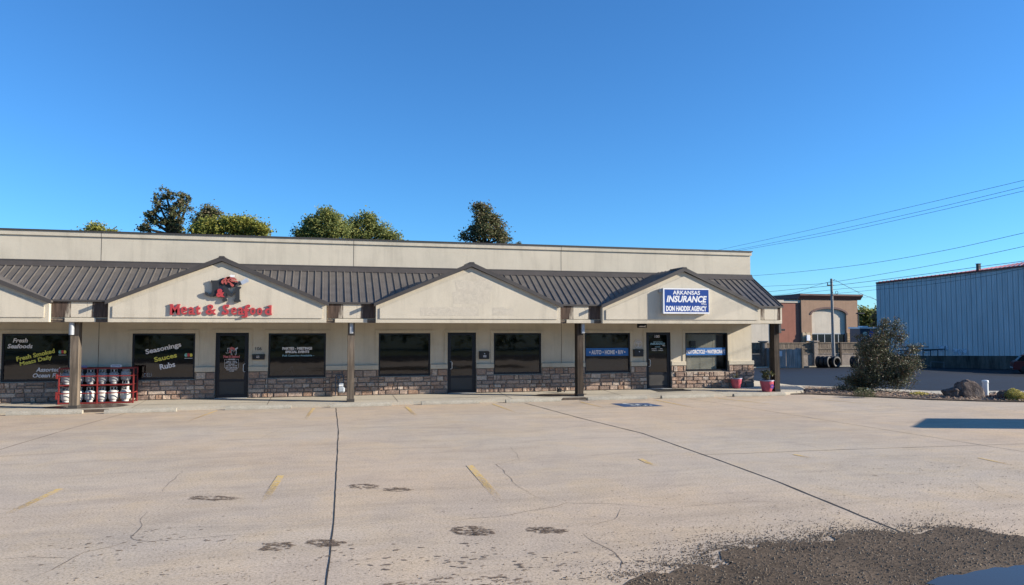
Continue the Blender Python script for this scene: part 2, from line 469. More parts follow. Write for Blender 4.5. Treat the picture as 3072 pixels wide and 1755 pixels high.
lot_edge = [(31,14.9),(26,17.3),(22.9,19.2),(21.48,19.87),(20.22,20.77),(19.2,22.0),(18.45,22.9),(17.75,23.6),(16.8,23.9)]
lot = struct(MB().sheet([(-60,-5),(60,-5),(60,4)] + lot_edge + [(16.4,24.1),(-60,24.1)], 0.0).build('parking_lot', LOTC))
# slab edge drop toward the street
struct(MB().sheet([(-60,-14),(60,-14),(60,-5.05),(-60,-5.05)], -.02).build('road', ASPH_OLD))

def wavy(pts, w, seed, amp=.02, step=.25, taper=False):
    """a thin crack or seam following pts; returns verts, faces"""
    P = [Vector((p[0], p[1], 0)) for p in pts]; out = []
    for a, b in zip(P[:-1], P[1:]):
        n = max(2, int((b-a).length/step))
        for i in range(n): out.append(a.lerp(b, i/n))
    out.append(P[-1]); V = []; F = []
    for i, p in enumerate(out):
        a = out[max(i-1,0)]; b = out[min(i+1,len(out)-1)]; t = (b-a).normalized(); q = Vector((-t.y, t.x, 0))
        k = noise.noise(Vector((i*.37, seed*3.1, 0)))*amp + noise.noise(Vector((i*1.3, seed*7.7, 5)))*amp*.5
        ww = w*(.55+.9*abs(noise.noise(Vector((i*.8, seed, 9)))))
        if taper: ww *= math.sin(math.pi*min(max(i/(len(out)-1),.04),.96))**.5
        c = p + q*k
        V += [tuple(c+q*ww/2), tuple(c-q*ww/2)]
        if i: F.append((2*i-2, 2*i-1, 2*i+1, 2*i))
    return V, F
def seam(name, pts, w, seed, amp=.02, z=.004, mat=None, **k):
    V, F = wavy(pts, w, seed, amp, **k)
    return npmesh(name, [(x, y, z) for x, y, _ in V], F, mat or CRACKM, lot)
seam('slab_joint', [(.46,23.3),(.42,18),(.25,12),(.18,9.5),(.08,7.4),(-.05,3)], .022, 1, .012)
seam('slab_joint', [(6.5,23.3),(6.85,19),(7.25,15.8),(7.12,12),(7.02,10.2),(6.7,7.4),(6.5,4)], .046, 2, .012)
seam('slab_joint', [(12.45,23.3),(12.9,18.5),(13.42,11.7),(13.8,6)], .020, 3, .012)
seam('slab_joint', [(-5.45,23.3),(-5.9,20),(-6.2,17.1),(-6.6,12)], .028, 4, .012)
seam('slab_joint', [(7.1,12.8),(9.86,12.67),(14.2,12.34),(17,12.1)], .019, 5, .02)
seam('slab_joint', [(12.8,18.4),(15.5,18.6),(18.5,19.0)], .016, 6, .02)
def pxl(pts, z=0): return [on_z(*p, z) for p in pts]
r4 = lambda x, y: (x/2.532, 1180+y/2.532)
r5 = lambda x, y: (1000+x/2.532, 1180+y/2.532)
r6 = lambda x, y: (2000+x/2.378, 1180+y/2.378)
def crack(pts, w, s): seam('crack', pxl(pts), w*.85, s, .035, .003, CRACKT, step=.12, taper=True)
crack([r4(1115,905), r4(1060,970), r4(1085,1005), r4(1000,1090), r4(1020,1112), r4(1150,1125), r4(1500,1100), r4(1880,1068), r4(2150,1075)], .012, 11)
crack([r4(1000,1115), r4(850,1165), r4(640,1210), r4(545,1252), r4(400,1340), r4(250,1410)], .015, 12)
crack([r4(545,1252), r4(380,1250), r4(200,1245), r4(-60,1265)], .009, 13)
crack([r5(900,965), r5(1250,935), r5(1500,895), r5(1700,860), r5(1780,835), r5(2100,838), r5(2530,875)], .013, 14)
crack([r5(1345,400), r5(1420,500), r5(1240,540), r5(1320,620), r5(1400,700), r5(1520,770), r5(1620,815), r5(1780,835)], .010, 15)
crack([r5(980,560), r5(1250,540), r5(1700,515), r5(2150,505)], .008, 16)
crack([r5(1895,1070), r5(2020,1150), r5(2130,1210), r5(2200,1275), r5(2180,1330)], .017, 17)
crack([r5(2180,870), r5(2140,960), r5(1940,1010)], .009, 18)
crack([r6(20,825), r6(200,800), r6(540,775), r6(850,775)], .010, 19)
crack([r6(850,340), r6(1060,385), r6(1160,405)], .010, 20)
crack([r6(2170,630), r6(2270,690), r6(2500,750)], .009, 21)
crack([r4(1400,580), r4(1290,680), r4(1220,760)], .008, 22)
crack([r4(1870,390), r4(2150,265), r4(2532,250)], .006, 23)
crack([r5(720,220), r5(1000,210), r5(1260,205)], .006, 24)
crack([r4(60,340), r4(320,330), r4(460,328)], .006, 25)

def stripe(x0, y0, x1, y1, w=.10):
    t = Vector((x1-x0, y1-y0)).normalized(); q = Vector((-t.y, t.x))*w/2
    MB().sheet([(x0+q.x,y0+q.y),(x1+q.x,y1+q.y),(x1-q.x,y1-q.y),(x0-q.x,y0-q.y)][::-1], .005).build('parking_stripe', YPAINT, lot)
stripe(2.57,12.86, 2.45,9.6, .12); stripe(2.6,23.1, 2.58,19.9); stripe(-.62,12.75, -.78,10.5, .11); stripe(-.2,23.4, -.44,19.9, .09)
stripe(-3.79,12.55, -3.98,10.6, .10); stripe(-3.0,23.4, -3.45,20.3, .08); stripe(5.42,23.3, 5.52,20.0, .09); stripe(8.4,23.2, 8.5,20.6, .09)
stripe(11.12,23.2, 11.2,19.6, .10); stripe(13.55,23.2, 14.3,20.2, .10); stripe(5.78,12.7, 5.7,11.8, .10); stripe(8.86,12.4, 8.92,11.9, .1)
stripe(16.64,22.2, 17.3,19.7, .10); stripe(11.98,11.2, 11.88,10.2, .08)

# accessible bay marking: blue parallelogram with a white wheelchair figure
hc = [on_z(1832.4,1211), on_z(1874.2,1221), on_z(1990.7,1218.6), on_z(1941.5,1209.8)]
sq = MB().sheet(hc, .006).build('accessible_bay_marking', BLUEPAINT, lot)
sw = MB()
def hcp(u, v):
    a = Vector(hc[0]).lerp(Vector(hc[3]), u); b = Vector(hc[1]).lerp(Vector(hc[2]), u); p = a.lerp(b, v); return (p.x, p.y)
def hs(uv, w):
    P = [Vector(hcp(*p)) for p in uv]
    for a, b in zip(P[:-1], P[1:]):
        t = (b-a).normalized(); q = Vector((-t.y, t.x))*w/2; a2 = a-t*w*.3; b2 = b+t*w*.3
        sw.add([(a2.x+q.x,a2.y+q.y,.010),(a2.x-q.x,a2.y-q.y,.010),(b2.x-q.x,b2.y-q.y,.010),(b2.x+q.x,b2.y+q.y,.010)], [(0,1,2,3)])
hs([(.36,.22),(.42,.34),(.46,.52),(.60,.58),(.72,.74),(.80,.70)], .12)
hs([(.44,.42),(.58,.40)], .09)
arc = [(.50+.15*math.cos(R(a)), .66+.24*math.sin(R(a))) for a in range(200, -20, -20)]
arc = [(.48+.15*math.cos(R(a)), .64+.25*math.sin(R(a))) for a in range(210, -31, -24)]
hs(arc, .085)
c0 = Vector(hcp(.33,.14)); sw.add([(c0.x+.09*math.cos(a), c0.y+.09*math.sin(a), .010) for a in [i*math.pi/5 for i in range(10)]], [tuple(range(10))])
sw.build('wheelchair_symbol', WHITEPAINT, sq)

# dried tyre-tread mud patches, each a cluster of small smears
MUDA = dirt_alpha('dried_mud_film', (.17,.125,.092), .44, .56, 22)
def mud_patch(c, rx, ry, ang, n, seed, lumps=(.03,.075)):
    rr = random.Random(seed); b = MB()
    for i in range(n):
        a = rr.uniform(0, 2*math.pi); q = math.sqrt(rr.random())
        u, v = q*math.cos(a)*rx, q*math.sin(a)*ry
        x = c[0]+u*math.cos(ang)-v*math.sin(ang); y = c[1]+u*math.sin(ang)+v*math.cos(ang)
        L = rr.uniform(*lumps); W = L*rr.uniform(.25,.5); th = ang + rr.uniform(-.5,.5)
        k = rr.randint(5,7); P = []
        for j in range(k):
            t = 2*math.pi*j/k; e = rr.uniform(.7,1.2)
            P.append((x+L*e*math.cos(t)*math.cos(th)-W*e*math.sin(t)*math.sin(th), y+L*e*math.cos(t)*math.sin(th)+W*e*math.sin(t)*math.cos(th), .003+.0002*(i%9)))
        b.add(P, [tuple(range(k))])
    b.build('mud_mark', MUDA if lumps[1] > .06 else MUD, lot)
mud_patch((-1.46,11.3), .36,.14, -.35, 80, 1); mud_patch((-.46,8.62), .17,.17, -.3, 45, 2); mud_patch((.08,8.62), .24,.13, -.4, 70, 3)
mud_patch((.66,11.55), .24,.17, -.6, 60, 4); mud_patch((1.14,11.2), .22,.12, -.4, 50, 5); mud_patch((1.78,8.7), .27,.20, -.6, 110, 6); mud_patch((2.64,8.5), .24,.14, -.4, 80, 7)
mud_patch((-1.6,9.3), 1.3,.45, 0, 40, 8, (.015,.04)); mud_patch((-.9,7.6), 1.6,.8, 0, 70, 9, (.01,.03)); mud_patch((1.0,7.9), 1.1,.6, -.3, 40, 10, (.02,.05))
mud_patch((2.2,7.3), 1.2,.5, -.3, 40, 12, (.02,.05)); mud_patch((-2.7,8.2), 1.6,.9, .2, 60, 13, (.01,.03)); mud_patch((1.1,6.9), .9,.25, 0, 60, 14, (.03,.08)); mud_patch((10,10.2), 2.4,1.0, 0, 150, 15, (.01,.028))
mud_patch((-.3,12.2), 3.4,2.5, 0, 60, 16, (.008,.02)); mud_patch((8,9.0), 2.2,.8, 0, 110, 17, (.008,.022)); mud_patch((4,9.0), 3,1.5, 0, 120, 18, (.008,.022))
mud_patch((1.0,6.7), .6,.18, 0, 60, 19, (.03,.07)); mud_patch((.3,6.75), .5,.12, 0, 40, 20, (.02,.06))
mud_patch((17,19.5), 4,1.6, -.5, 90, 21, (.012,.035))

# broken gravelly edge at the near right
edge_px = [r6(-250,1330), r6(0,1262), r6(180,1228), r6(330,1240), r6(480,1225), r6(400,1180), r6(380,1135), r6(520,1100), r6(620,1110), r6(720,1055), r6(880,1060), r6(1010,1050), r6(1220,1065), r6(1170,1020),
           r6(1330,1000), r6(1480,985), r6(1620,985), r6(1780,1000), r6(1950,968), r6(2080,965), r6(2240,972), r6(2330,1010), r6(2430,1008), r6(2620,1030)]
edge = pxl(edge_px)
poly = edge + [(13,6.2),(13,3),(-1,3),(1.6,5.4)]
fine = []
for a, b in zip(edge[:-1], edge[1:]):
    n = 7
    for i in range(n):
        p = Vector(a).lerp(Vector(b), i/n)
        k = noise.noise(Vector((p.x*4, p.y*4, 3)))*.14 + noise.noise(Vector((p.x*13, p.y*13, 8)))*.09 + noise.noise(Vector((p.x*31, p.y*31, 2)))*.04
        fine.append((p.x + k*.6, p.y + k))
poly = fine + [edge[-1],(13,6.2),(13,3),(-1,3),(1.6,5.4)]
DIRTP = poly
struct(MB().sheet(poly[::-1], .007).build('gravel_ground', DIRT))
def inpoly(x, y, P):
    c = False; j = len(P)-1
    for i in range(len(P)):
        if (P[i][1] > y) != (P[j][1] > y) and x < (P[j][0]-P[i][0])*(y-P[i][1])/(P[j][1]-P[i][1])+P[i][0]: c = not c
        j = i
    return c
pud = pxl([r6(1850,1365), r6(1930,1322), r6(2030,1300), r6(2110,1303), r6(2200,1276), r6(2290,1262), r6(2340,1248), r6(2430,1252), r6(2480,1236), r6(2560,1232)]) + [(8.6,6.2),(8.4,5.2),(6.2,5.1)]
struct(MB().sheet(pud[::-1], .012).build('puddle', WATER))
rr = random.Random(5); b = MB()
def pebble(b, x, y, z, s):
    th = rr.uniform(0, 6.28); k = []
    for j in range(5):
        t = th + 2*math.pi*j/5; e = rr.uniform(.7, 1.2)
        k.append((x+s*e*math.cos(t), y+s*e*math.sin(t), z))
    top = [(x+(p[0]-x)*.5+rr.uniform(-.1,.1)*s, y+(p[1]-y)*.5, z+s*rr.uniform(.5,1.1)) for p in k[::2]]
    b.add(k + top, [(0,1,5),(1,2,6,5),(2,3,6),(3,4,7,6),(4,0,5,7),(5,6,7)])
cnt = 0
while cnt < 13000:
    x = rr.uniform(.5, 10); y = rr.uniform(5.3, 7.7)
    if inpoly(x, y, DIRTP) and not inpoly(x, y, pud):
        pebble(b, x, y, .006, rr.choice((.004,.005,.006,.007,.008,.012))*rr.uniform(.7,1.3)); cnt += 1
cnt = 0
ex = [p for p in fine]
while cnt < 7000:
    e = rr.choice(ex); dd = rr.expovariate(1/.22); a = rr.uniform(.1, 2.9)
    x = e[0] + dd*math.cos(a) - .2; y = e[1] + dd*math.sin(a)
    if x < -3: continue
    pebble(b, x, y, .001, rr.uniform(.003,.0095)); cnt += 1
for i in range(9000):
    x = rr.uniform(-4, 12); y = 5.6 + rr.expovariate(1/1.3)
    pebble(b, x, y, .001, rr.uniform(.002,.007))
cnt = 0
while cnt < 6500:
    x = rr.uniform(-.6, 4.6); y = 5.5 + abs(rr.gauss(0, .55)); k = noise.noise(Vector((x*2.2, y*3.5, 4)))
    if k < rr.uniform(-.35, .25): continue
    pebble(b, x, y, .001, rr.choice((.003,.004,.005,.008,.011))*rr.uniform(.7,1.2)); cnt += 1
b.build('gravel', PEB)['kind'] = 'stuff'

# ---------------------------------------------------------------- walk and kerb
WZ = .16
def walk_outline(inset=0):
    return [(-20,23.78+inset),(16.6,23.78+inset),(17.6,24.0+inset),(18.25,24.9+inset),(18.6,26.5),(18.6,34),(-20,34)]
def wz(y): return .10 + .06*min(max((y-23.78)/1.9, 0), 1)
b = MB(); P = walk_outline()
V = []; ysl = [23.78, 25.66, 34]
b.add([(-20,23.78,-.1),(16.6,23.78,-.1),(16.6,23.78,wz(23.78)),(-20,23.78,wz(23.78)),(16.6,25.66,wz(25.66)),(-20,25.66,wz(25.66)),(17.6,24.0,wz(24.0)),(18.25,24.9,wz(24.9)),(18.6,26.5,WZ),(18.6,34,WZ),(16.6,34,WZ),
       (17.6,24.0,-.1),(18.25,24.9,-.1),(18.6,26.5,-.1),(18.6,34,-.1),(18.5,25.66,wz(25.66)),(-20,34,WZ)],
      [(0,1,2,3),(3,2,4,5),(2,6,7,15,4),(4,15,8,9,10),(1,11,6,2),(11,12,7,6),(12,13,8,15,7),(13,14,9,8),(5,4,10,16)])
wk = struct(b.build('sidewalk', WALKC))
for i, x in enumerate((-9.2,-5.4,-1.6,2.4,6.2,10.2,14.1)):
    MB().add([(x,23.80,wz(23.8)+.003),(x+.014,23.80,wz(23.8)+.003),(x+.014,25.62,wz(25.62)+.003),(x,25.62,wz(25.62)+.003)], [(0,1,2,3)]).build('walk_joint', CRACKT, wk)
seam0 = wavy([(-12,24.42),(-5,24.46),(2,24.43),(9,24.45),(16.5,24.42)], .035, 31, .01)
npmesh('walk_seam', [(x, y, wz(y)+.004) for x, y, _ in seam0[0]], seam0[1], CRACKM, wk)
# wet drain patches beside two posts
def blob(cx, cy, rx, ry, z, seed, n=40, rot=0):
    P = []
    for i in range(n):
        t = 2*math.pi*i/n; e = 1+.22*noise.noise(Vector((math.cos(t)*1.5, math.sin(t)*1.5, seed)))
        u, v = rx*e*math.cos(t), ry*e*math.sin(t)
        P.append((cx+u*math.cos(rot)-v*math.sin(rot), cy+u*math.sin(rot)+v*math.cos(rot), z))
    return P
for (c, rx, ry, s) in (((-6.7,24.45),1.15,.5,1), ((8.1,24.5),1.0,.40,2)):
    P = [(min(p[0], 16), max(p[1], 23.80), wz(max(p[1],23.8))+.005) for p in blob(*c, rx, ry, 0, s)]
    MB().add(P, [tuple(range(len(P)))]).build('wet_patch', DARKC, wk)
for x0, x1 in ((-7.4,-5.9), (7.9,8.9)):
    MB().add([(x0,23.776,.012),(x1,23.776,.012),(x1-.1,23.776,.098),(x0+.1,23.776,.098)], [(0,1,2,3)]).build('kerb_dark_strip', DARKC, wk)  # darker strip along the kerb face

# wheel stops
def wheel_stop(x0, x1, y, label, seed, skew=0):
    n = 14; V = []; F = []
    prof = [(-.085,0),(-.078,.05),(-.055,.095),(-.02,.115),(.02,.115),(.055,.095),(.078,.05),(.085,0)]
    m = len(prof)
    for i in range(n+1):
        t = i/n; x = t*(x1-x0)
        for (a, h) in prof:
            k = noise.noise(Vector((x*4+seed*9, a*30, h*30)))*.007
            hh = h*(1-.10*(i in (0, n))) + (k if h > 0 else 0)
            V.append((x, a*(1-.06*(i in (0,n))) + k*.5 + skew*(t-.5), max(hh, 0)))
    for i in range(n):
        for k in range(m-1): F.append((i*m+k, (i+1)*m+k, (i+1)*m+k+1, i*m+k+1))
    F.append(tuple(range(m))); F.append(tuple(range(n*m+m-1, n*m-1, -1)))
    V = [(p[0]+x0, p[1]+y, p[2]+.003) for p in V]
    o = npmesh('wheel_stop', V, [f[::-1] for f in F], KERBC, None, ((x0+x1)/2, y, 0))
    tag(o, label, 'wheel stop', 'concrete wheel stops along the sidewalk')
stops = [(-10.6,-8.75,23.62,'concrete wheel stop at the far left end of the row'), (-8.55,-6.62,23.60,'concrete wheel stop beside the weathered post at the gas cylinder cage, just left of it'), (-6.02,-4.11,23.46,'concrete wheel stop in front of the right end of the gas cylinder cage'),
 (-2.77,-.87,23.56,'concrete wheel stop in front of the door numbered 106 and the window right of it'), (.29,2.18,23.58,'concrete wheel stop beside the post under the green framed corner, next to a straight slab joint'),
 (3.14,5.04,23.62,'concrete wheel stop in front of the unmarked middle door'), (5.93,7.85,23.60,'chipped concrete wheel stop left of the dark post by the hose fittings'),
 (8.81,11.0,23.62,'concrete wheel stop between the dark post and the blue accessible marking'), (11.56,13.6,23.62,'concrete wheel stop in front of the door numbered 100'), (14.4,16.5,23.60,'concrete wheel stop in front of the two pink flower pots')]
stops[4] = (.29,2.18,23.58,'concrete wheel stop meeting the long straight slab joint left of the middle shop')
for i, s in enumerate(stops): wheel_stop(*s, seed=i, skew=(-.03 if i % 2 else .02))

# ---------------------------------------------------------------- planting bed
bed_front = lot_edge
bed = [(31,14.9),(33,16),(30,19.5),(25.4,22.0),(23.9,21.95),(22.2,22.1),(21.6,23.0),(20.7,24.6),(19.3,26.0),(18.75,25.6),(18.3,24.8),(17.7,23.98),(16.9,23.86)] + lot_edge[::-1][1:-1]
bb = MB()
cxb, cyb = 21.5, 21.9
struct(MB().prism_z([(p[0],p[1]) for p in bed], -.08, .035).build('planting_bed', MULCHM))
rr = random.Random(8); b = MB(); n = 0
while n < 9000:
    x = rr.uniform(16.8, 31); y = rr.uniform(15, 26)
    if not inpoly(x, y, bed): continue
    s = rr.uniform(.015,.045); th = rr.uniform(0,3.14); w = s*.4; z = .04+rr.uniform(0,.05)
    c, d = math.cos(th), math.sin(th); tz = rr.uniform(-.02,.03)
    b.add([(x+s*c-w*d,y+s*d+w*c,z+tz),(x-s*c-w*d,y-s*d+w*c,z-tz*.5),(x-s*c+w*d,y-s*d-w*c,z),(x+s*c+w*d,y+s*d-w*c,z+tz+.012)], [(0,1,2,3)]); n += 1
b.build('mulch', CHIP)['kind'] = 'stuff'
# concrete gutter apron behind the bed, with standing water
struct(MB().sheet([(18.7,25.8),(19.3,26.05),(20.75,24.7),(21.65,23.1),(22.25,22.15),(23.9,22.0),(25.4,22.05),(30,19.6),(33,17.2),(34,18.6),(31,21),(26.7,23.1),(23.4,24.0),(22.3,25.4),(21.2,26.7),(18.7,29.3)], -.008).build('gutter_apron', WALKC))
pu = blob(20.75,26.2,1.35,.36,0,4,40,-.78)
struct(MB().add([(p[0],p[1],-.003) for p in pu], [tuple(range(len(pu)))]).build('puddle', WATER))
# far kerb in front of the fence
k0 = at_dist(2240,1104,55.0); k1 = at_dist(2700,1101,55.0)
# ================================================================ SHOP BUILDING
YW = 25.70; X0 = -13.0; X1 = 16.52
bld = thing('strip_mall', 'long single-storey tan stucco shop row with brown metal awning roof, gables and stone base', 'building', (1.8, YW, 0))
windows = [(-9.45-1.83+1.83-.0,-7.62), (-5.85,-3.98), (-1.71,.15), (1.92,3.72), (6.01,7.80), (9.49,11.32), (13.61,15.45)]
windows[0] = (-9.50,-7.62)
doors = [(-3.36,-2.33), (4.33,5.36), (11.97,12.99)]
WT, WB = 2.29, .80; DT = 2.31
holes = [(a, b, WB, WT) for a, b in windows] + [(a, b, WZ, DT) for a, b in doors]
def holed_wall(mb, x0, x1, z0, z1, holes, y, depth):
    xs = sorted(set([x0, x1] + [h[0] for h in holes] + [h[1] for h in holes])); zs = sorted(set([z0, z1] + [h[2] for h in holes] + [h[3] for h in holes]))
    xs = [x for x in xs if x0 <= x <= x1]; zs = [z for z in zs if z0 <= z <= z1]
    for a, b in zip(xs[:-1], xs[1:]):
        for c, d in zip(zs[:-1], zs[1:]):
            mx, mz = (a+b)/2, (c+d)/2
            if any(h[0] < mx < h[1] and h[2] < mz < h[3] for h in holes): continue
            mb.add([(a,y,c),(b,y,c),(b,y,d),(a,y,d)], [(0,1,2,3)])
    for h in holes:
        a, b, c, d = h; c = max(c, z0); y2 = y+depth
        mb.add([(a,y,c),(a,y2,c),(a,y2,d),(a,y,d)], [(0,1,2,3)]); mb.add([(b,y,c),(b,y,d),(b,y2,d),(b,y2,c)], [(0,1,2,3)])
        mb.add([(a,y,d),(a,y2,d),(b,y2,d),(b,y,d)], [(0,1,2,3)]); mb.add([(a,y,c),(b,y,c),(b,y2,c),(a,y2,c)], [(0,1,2,3)])
b = MB(); holed_wall(b, X0, X1, 0, 5.38, holes, YW, .16)
YB = 37.0
b.add([(X1,YW,0),(X1,YB,0),(X1,YB,5.38),(X1,YW,5.38)], [(0,1,2,3)]); b.add([(X0,YW,0),(X0,YB,0),(X0,YB,5.38),(X0,YW,5.38)], [(3,2,1,0)])
b.add([(X0,YB,0),(X1,YB,0),(X1,YB,5.38),(X0,YB,5.38)], [(3,2,1,0)]); b.add([(X0,YW+.3,5.0),(X1,YW+.3,5.0),(X1,YB,5.0),(X0,YB,5.0)], [(0,1,2,3)])
b.build('wall', STUCCO, bld)
# interior shell, one dark room behind the shopfront
b = MB(); b.box(X0+.1, X1-.1, YW+.17, YW+3.2, .05, 2.9); b.f = [f[::-1] for f in b.f]; b.f.pop(2); b.m.pop()
b.build('interior_room', INTERIOR, bld)
# window and door surrounds, band course, parapet band and coping
t = .115; pr = .022
for a, c in windows:
    b = MB(); b.box(a-t, a, YW-pr, YW+.002, 1.20, WT+t); b.box(c, c+t, YW-pr, YW+.002, 1.20, WT+t); b.box(a, c, YW-pr, YW+.002, WT, WT+t); b.build('window_surround', STUCCO_T, bld)
for a, c in doors:
    b = MB(); b.box(a-t, a, YW-pr, YW+.002, 1.20, DT+t); b.box(c, c+t, YW-pr, YW+.002, 1.20, DT+t); b.box(a, c, YW-pr, YW+.002, DT, DT+t); b.build('door_surround', STUCCO_T, bld)
op = sorted([(a, c) for a, c in windows] + [(a, c) for a, c in doors])
segs = []; x = X0
for a, c in op: segs.append((x, a)); x = c
segs.append((x, X1+.05))
for i_, (a, c) in enumerate(segs):
    b = MB(); b.bbox(a+.001, c-.001, YW-.085, YW+.01, 1.035, 1.195, .012)
    if i_ == len(segs)-1: b.box(X1, X1+.05, YW+.01, YW+6, 1.035, 1.195)
    b.build('band_course', STUCCO_T, bld)
b = MB(); b.box(X0, X1+.045, YW-.045, YW+.2, 5.36, 5.50); b.box(X1, X1+.045, YW+.2, YB, 5.36, 5.50)
b.build('parapet_band', STUCCO_T, bld)
b = MB(); b.box(X0, X1+.075, YW-.075, YW+.26, 5.50, 5.545); b.box(X1-.25, X1+.075, YW+.26, YB, 5.50, 5.545)
b.build('coping', COPING, bld)
for x in (-6.82, 1.04, 8.58):
    b = MB(); b.box(x-.007, x+.007, YW-.003, YW+.001, 1.2, 4.5); b.build('wall_joint', JOINTM, bld)
    b = MB(); b.box(x-.007, x+.007, YW-.003, YW+.001, 4.55, 5.36); b.box(x-.006, x+.006, YW-.048, YW-.0005, 5.36, 5.5)
    b.build('wall_joint', JOINTM, bld)

# stone base: every course laid block by block
def stone_run(b, x0, x1, z0, z1, courses, seed, y=YW, side=False):
    rr = random.Random(seed)
    z = z0
    for (za, zb) in courses:
        lo, hi = max(za, z0), min(zb, z1)
        if hi-lo < .03: continue
        x = x0 - rr.uniform(0, .12)
        while x < x1:
            L = rr.choice((.16,.22,.28,.34,.42,.5))*rr.uniform(.85,1.15)
            a, c = max(x, x0), min(x+L, x1); x += L
            if c-a < .04: continue
            if x1-c < .05: c = x1; x = x1
            sub = [(lo, hi)]
            if hi-lo > .17 and rr.random() < .35: mid = lo+(hi-lo)*rr.uniform(.42,.58); sub = [(lo, mid), (mid, hi)]
            for (p, q) in sub: rock_block(b, a+.006, c-.006, p+.006, q-.006, y, rr, side)
def rock_block(b, a, c, p, q, y, rr, side):
    nx_, nz_ = 5, 4; V = []; s = rr.random()*50; pr = rr.uniform(.045,.085)
    for j in range(nz_+1):
        for i in range(nx_+1):
            u, v = i/nx_, j/nz_
            e = min(u, 1-u, v, 1-v)
            h = pr*(0 if e == 0 else 1) + (0 if e == 0 else noise.noise(Vector((u*3+s, v*3, s)))*.018)
            xx = a+(c-a)*u + (0 if e == 0 else noise.noise(Vector((s, u*5, v*5)))*.006); zz = p+(q-p)*v + (0 if 0 < v < 1 else noise.noise(Vector((s, u*4, 3+v)))*.004)
            if e == 0: xx = a+(c-a)*(.5+(u-.5)*1.0); 
            if 0 < u < 1 and 0 < v < 1:
                # pull the first inner ring toward the rim for a squarish pillow
                uu = {1: .07, nx_-1: .93}.get(i, u); vv = {1: .10, nz_-1: .90}.get(j, v)
                xx = a+(c-a)*uu; zz = p+(q-p)*vv + noise.noise(Vector((s, i*2., j*2.)))*.004
            if side: V.append((y+h, xx, zz))
            else: V.append((xx, y-.01-h, zz))
    F = []
    for j in range(nz_):
        for i in range(nx_):
            k = j*(nx_+1)+i; F.append((k, k+1, k+nx_+2, k+nx_+1))
    b.add(V, F)
courses = [(.165,.33),(.33,.46),(.46,.60),(.60,.79),(.79,1.03)]
def flush():
    global b, m
    b.build('stone_veneer', STONE, bld); m.build('mortar_bed', MORTAR, bld); b = MB(); m = MB()
b = MB(); m = MB()
cuts = sorted([(a-.005, c+.005, WB-.01) for a, c in windows] + [(a, c, WZ) for a, c in doors])
x = X0; sd = 1
for a, c, zb in cuts:
    stone_run(b, x, a, .165, 1.03, courses, sd); m.box(x, a, YW-.035, YW+.001, WZ, 1.03); sd += 1
    flush()
    if zb > .5: stone_run(b, a, c, .165, zb, courses, sd+50); m.box(a, c, YW-.035, YW+.001, WZ, zb); flush()
    x = c
stone_run(b, x, X1+.06, .165, 1.03, courses, 99); m.box(x, X1+.035, YW-.035, YW+.001, WZ, 1.03)
stone_run(b, YW-.02, YW+6, .165, 1.03, courses, 133, X1, True); m.box(X1, X1+.03, YW, YW+6, WZ, 1.03)
b.build('stone_veneer', STONE, bld); m.build('mortar_bed', MORTAR, bld)

# windows
def make_window(a, c, clear=None):
    b = MB(); y0, y1, w = YW+.02, YW+.10, .055
    b.box(a, a+w, y0, y1, WB, WT); b.box(c-w, c, y0, y1, WB, WT); b.box(a+w, c-w, y0, y1, WT-w, WT); b.box(a+w, c-w, y0, y1, WB, WB+w+.02)
    f = b.build('window', DARKFRAME, bld)
    p = MB(); p.box(a+w, c-w, YW+.055, YW+.061, WB+w+.02, WT-w); p.build('pane', clear or GLASS, f)
    return f
wins = [make_window(a, c, {5: GLASS_MID, 6: GLASS_CLEAR}.get(i)) for i, (a, c) in enumerate(windows)]
GY = YW+.0535   # face of the glass
def rg1(x, y): return (x/2.51, 700+y/2.51)
def wtext(body, px0, px1, py0, py1, mat, parent, rot=0, shear=0, bold=.012, bx=None, **k):
    """lettering on the glass; bounds as seen, measured from the survey"""
    xa, za = on_y(px0, py1, GY); xb, zb = on_y(px1, py0, GY)
    return text_mesh(body, xa, xb, za, zb, GY-.001, mat, 'lettering', parent, .0015, bold, shear, rot, **k)
def z1p(x, y): return (20+x/8.567, 990+y/8.567)
def z2p(x, y): return (390+x/8.565, 990+y/8.565)
def T(body, conv, cx, cy, w, h, mat, parent, rot=0, shear=0, bold=.03, **k):
    p = on_y(*conv(cx, cy), GY); s = conv(1,0)[0]-conv(0,0)[0]
    q = on_y(*conv(cx+w/2, cy), GY); q2 = on_y(*conv(cx-w/2, cy), GY); W = q[0]-q2[0]
    u = on_y(*conv(cx, cy-h/2), GY); u2 = on_y(*conv(cx, cy+h/2), GY); H = u[1]-u2[1]
    return text_mesh(body, p[0]-W/2, p[0]+W/2, p[1]-H/2, p[1]+H/2, GY-.001, mat, 'lettering', parent, .0015, bold, shear, rot, **k)
w0, w1, w2, w5, w6 = wins[0], wins[1], wins[2], wins[5], wins[6]
T('Fresh', z1p, 352, 268, 385, 112, WHITEV, w0, 0, .2); T('Seafoods', z1p, 345, 415, 650, 115, WHITEV, w0, 0, .2)
T('Fresh Smoked', z1p, 745, 640, 1010, 118, YELLOWV, w0, R(14), .05); T('Meats Daily', z1p, 755, 795, 850, 135, YELLOWV, w0, R(14), .05)
T('Assorted', z1p, 1065, 1018, 620, 110, WHITEV, w0, 0, .2); T('Ocean Fish', z1p, 1055, 1165, 765, 110, WHITEV, w0, 0, .2)
T('Seasonings', z2p, 860, 482, 930, 165, WHITEV, w1, R(13), 0); T('Sauces', z2p, 912, 702, 590, 125, YELLOWV, w1, R(13), 0); T('Rubs', z2p, 962, 915, 400, 140, WHITEV, w1, R(12), 0)
T('DELI', z2p, 455, 1155, 190, 95, GREYMETAL, w1, 0, 0, 0)
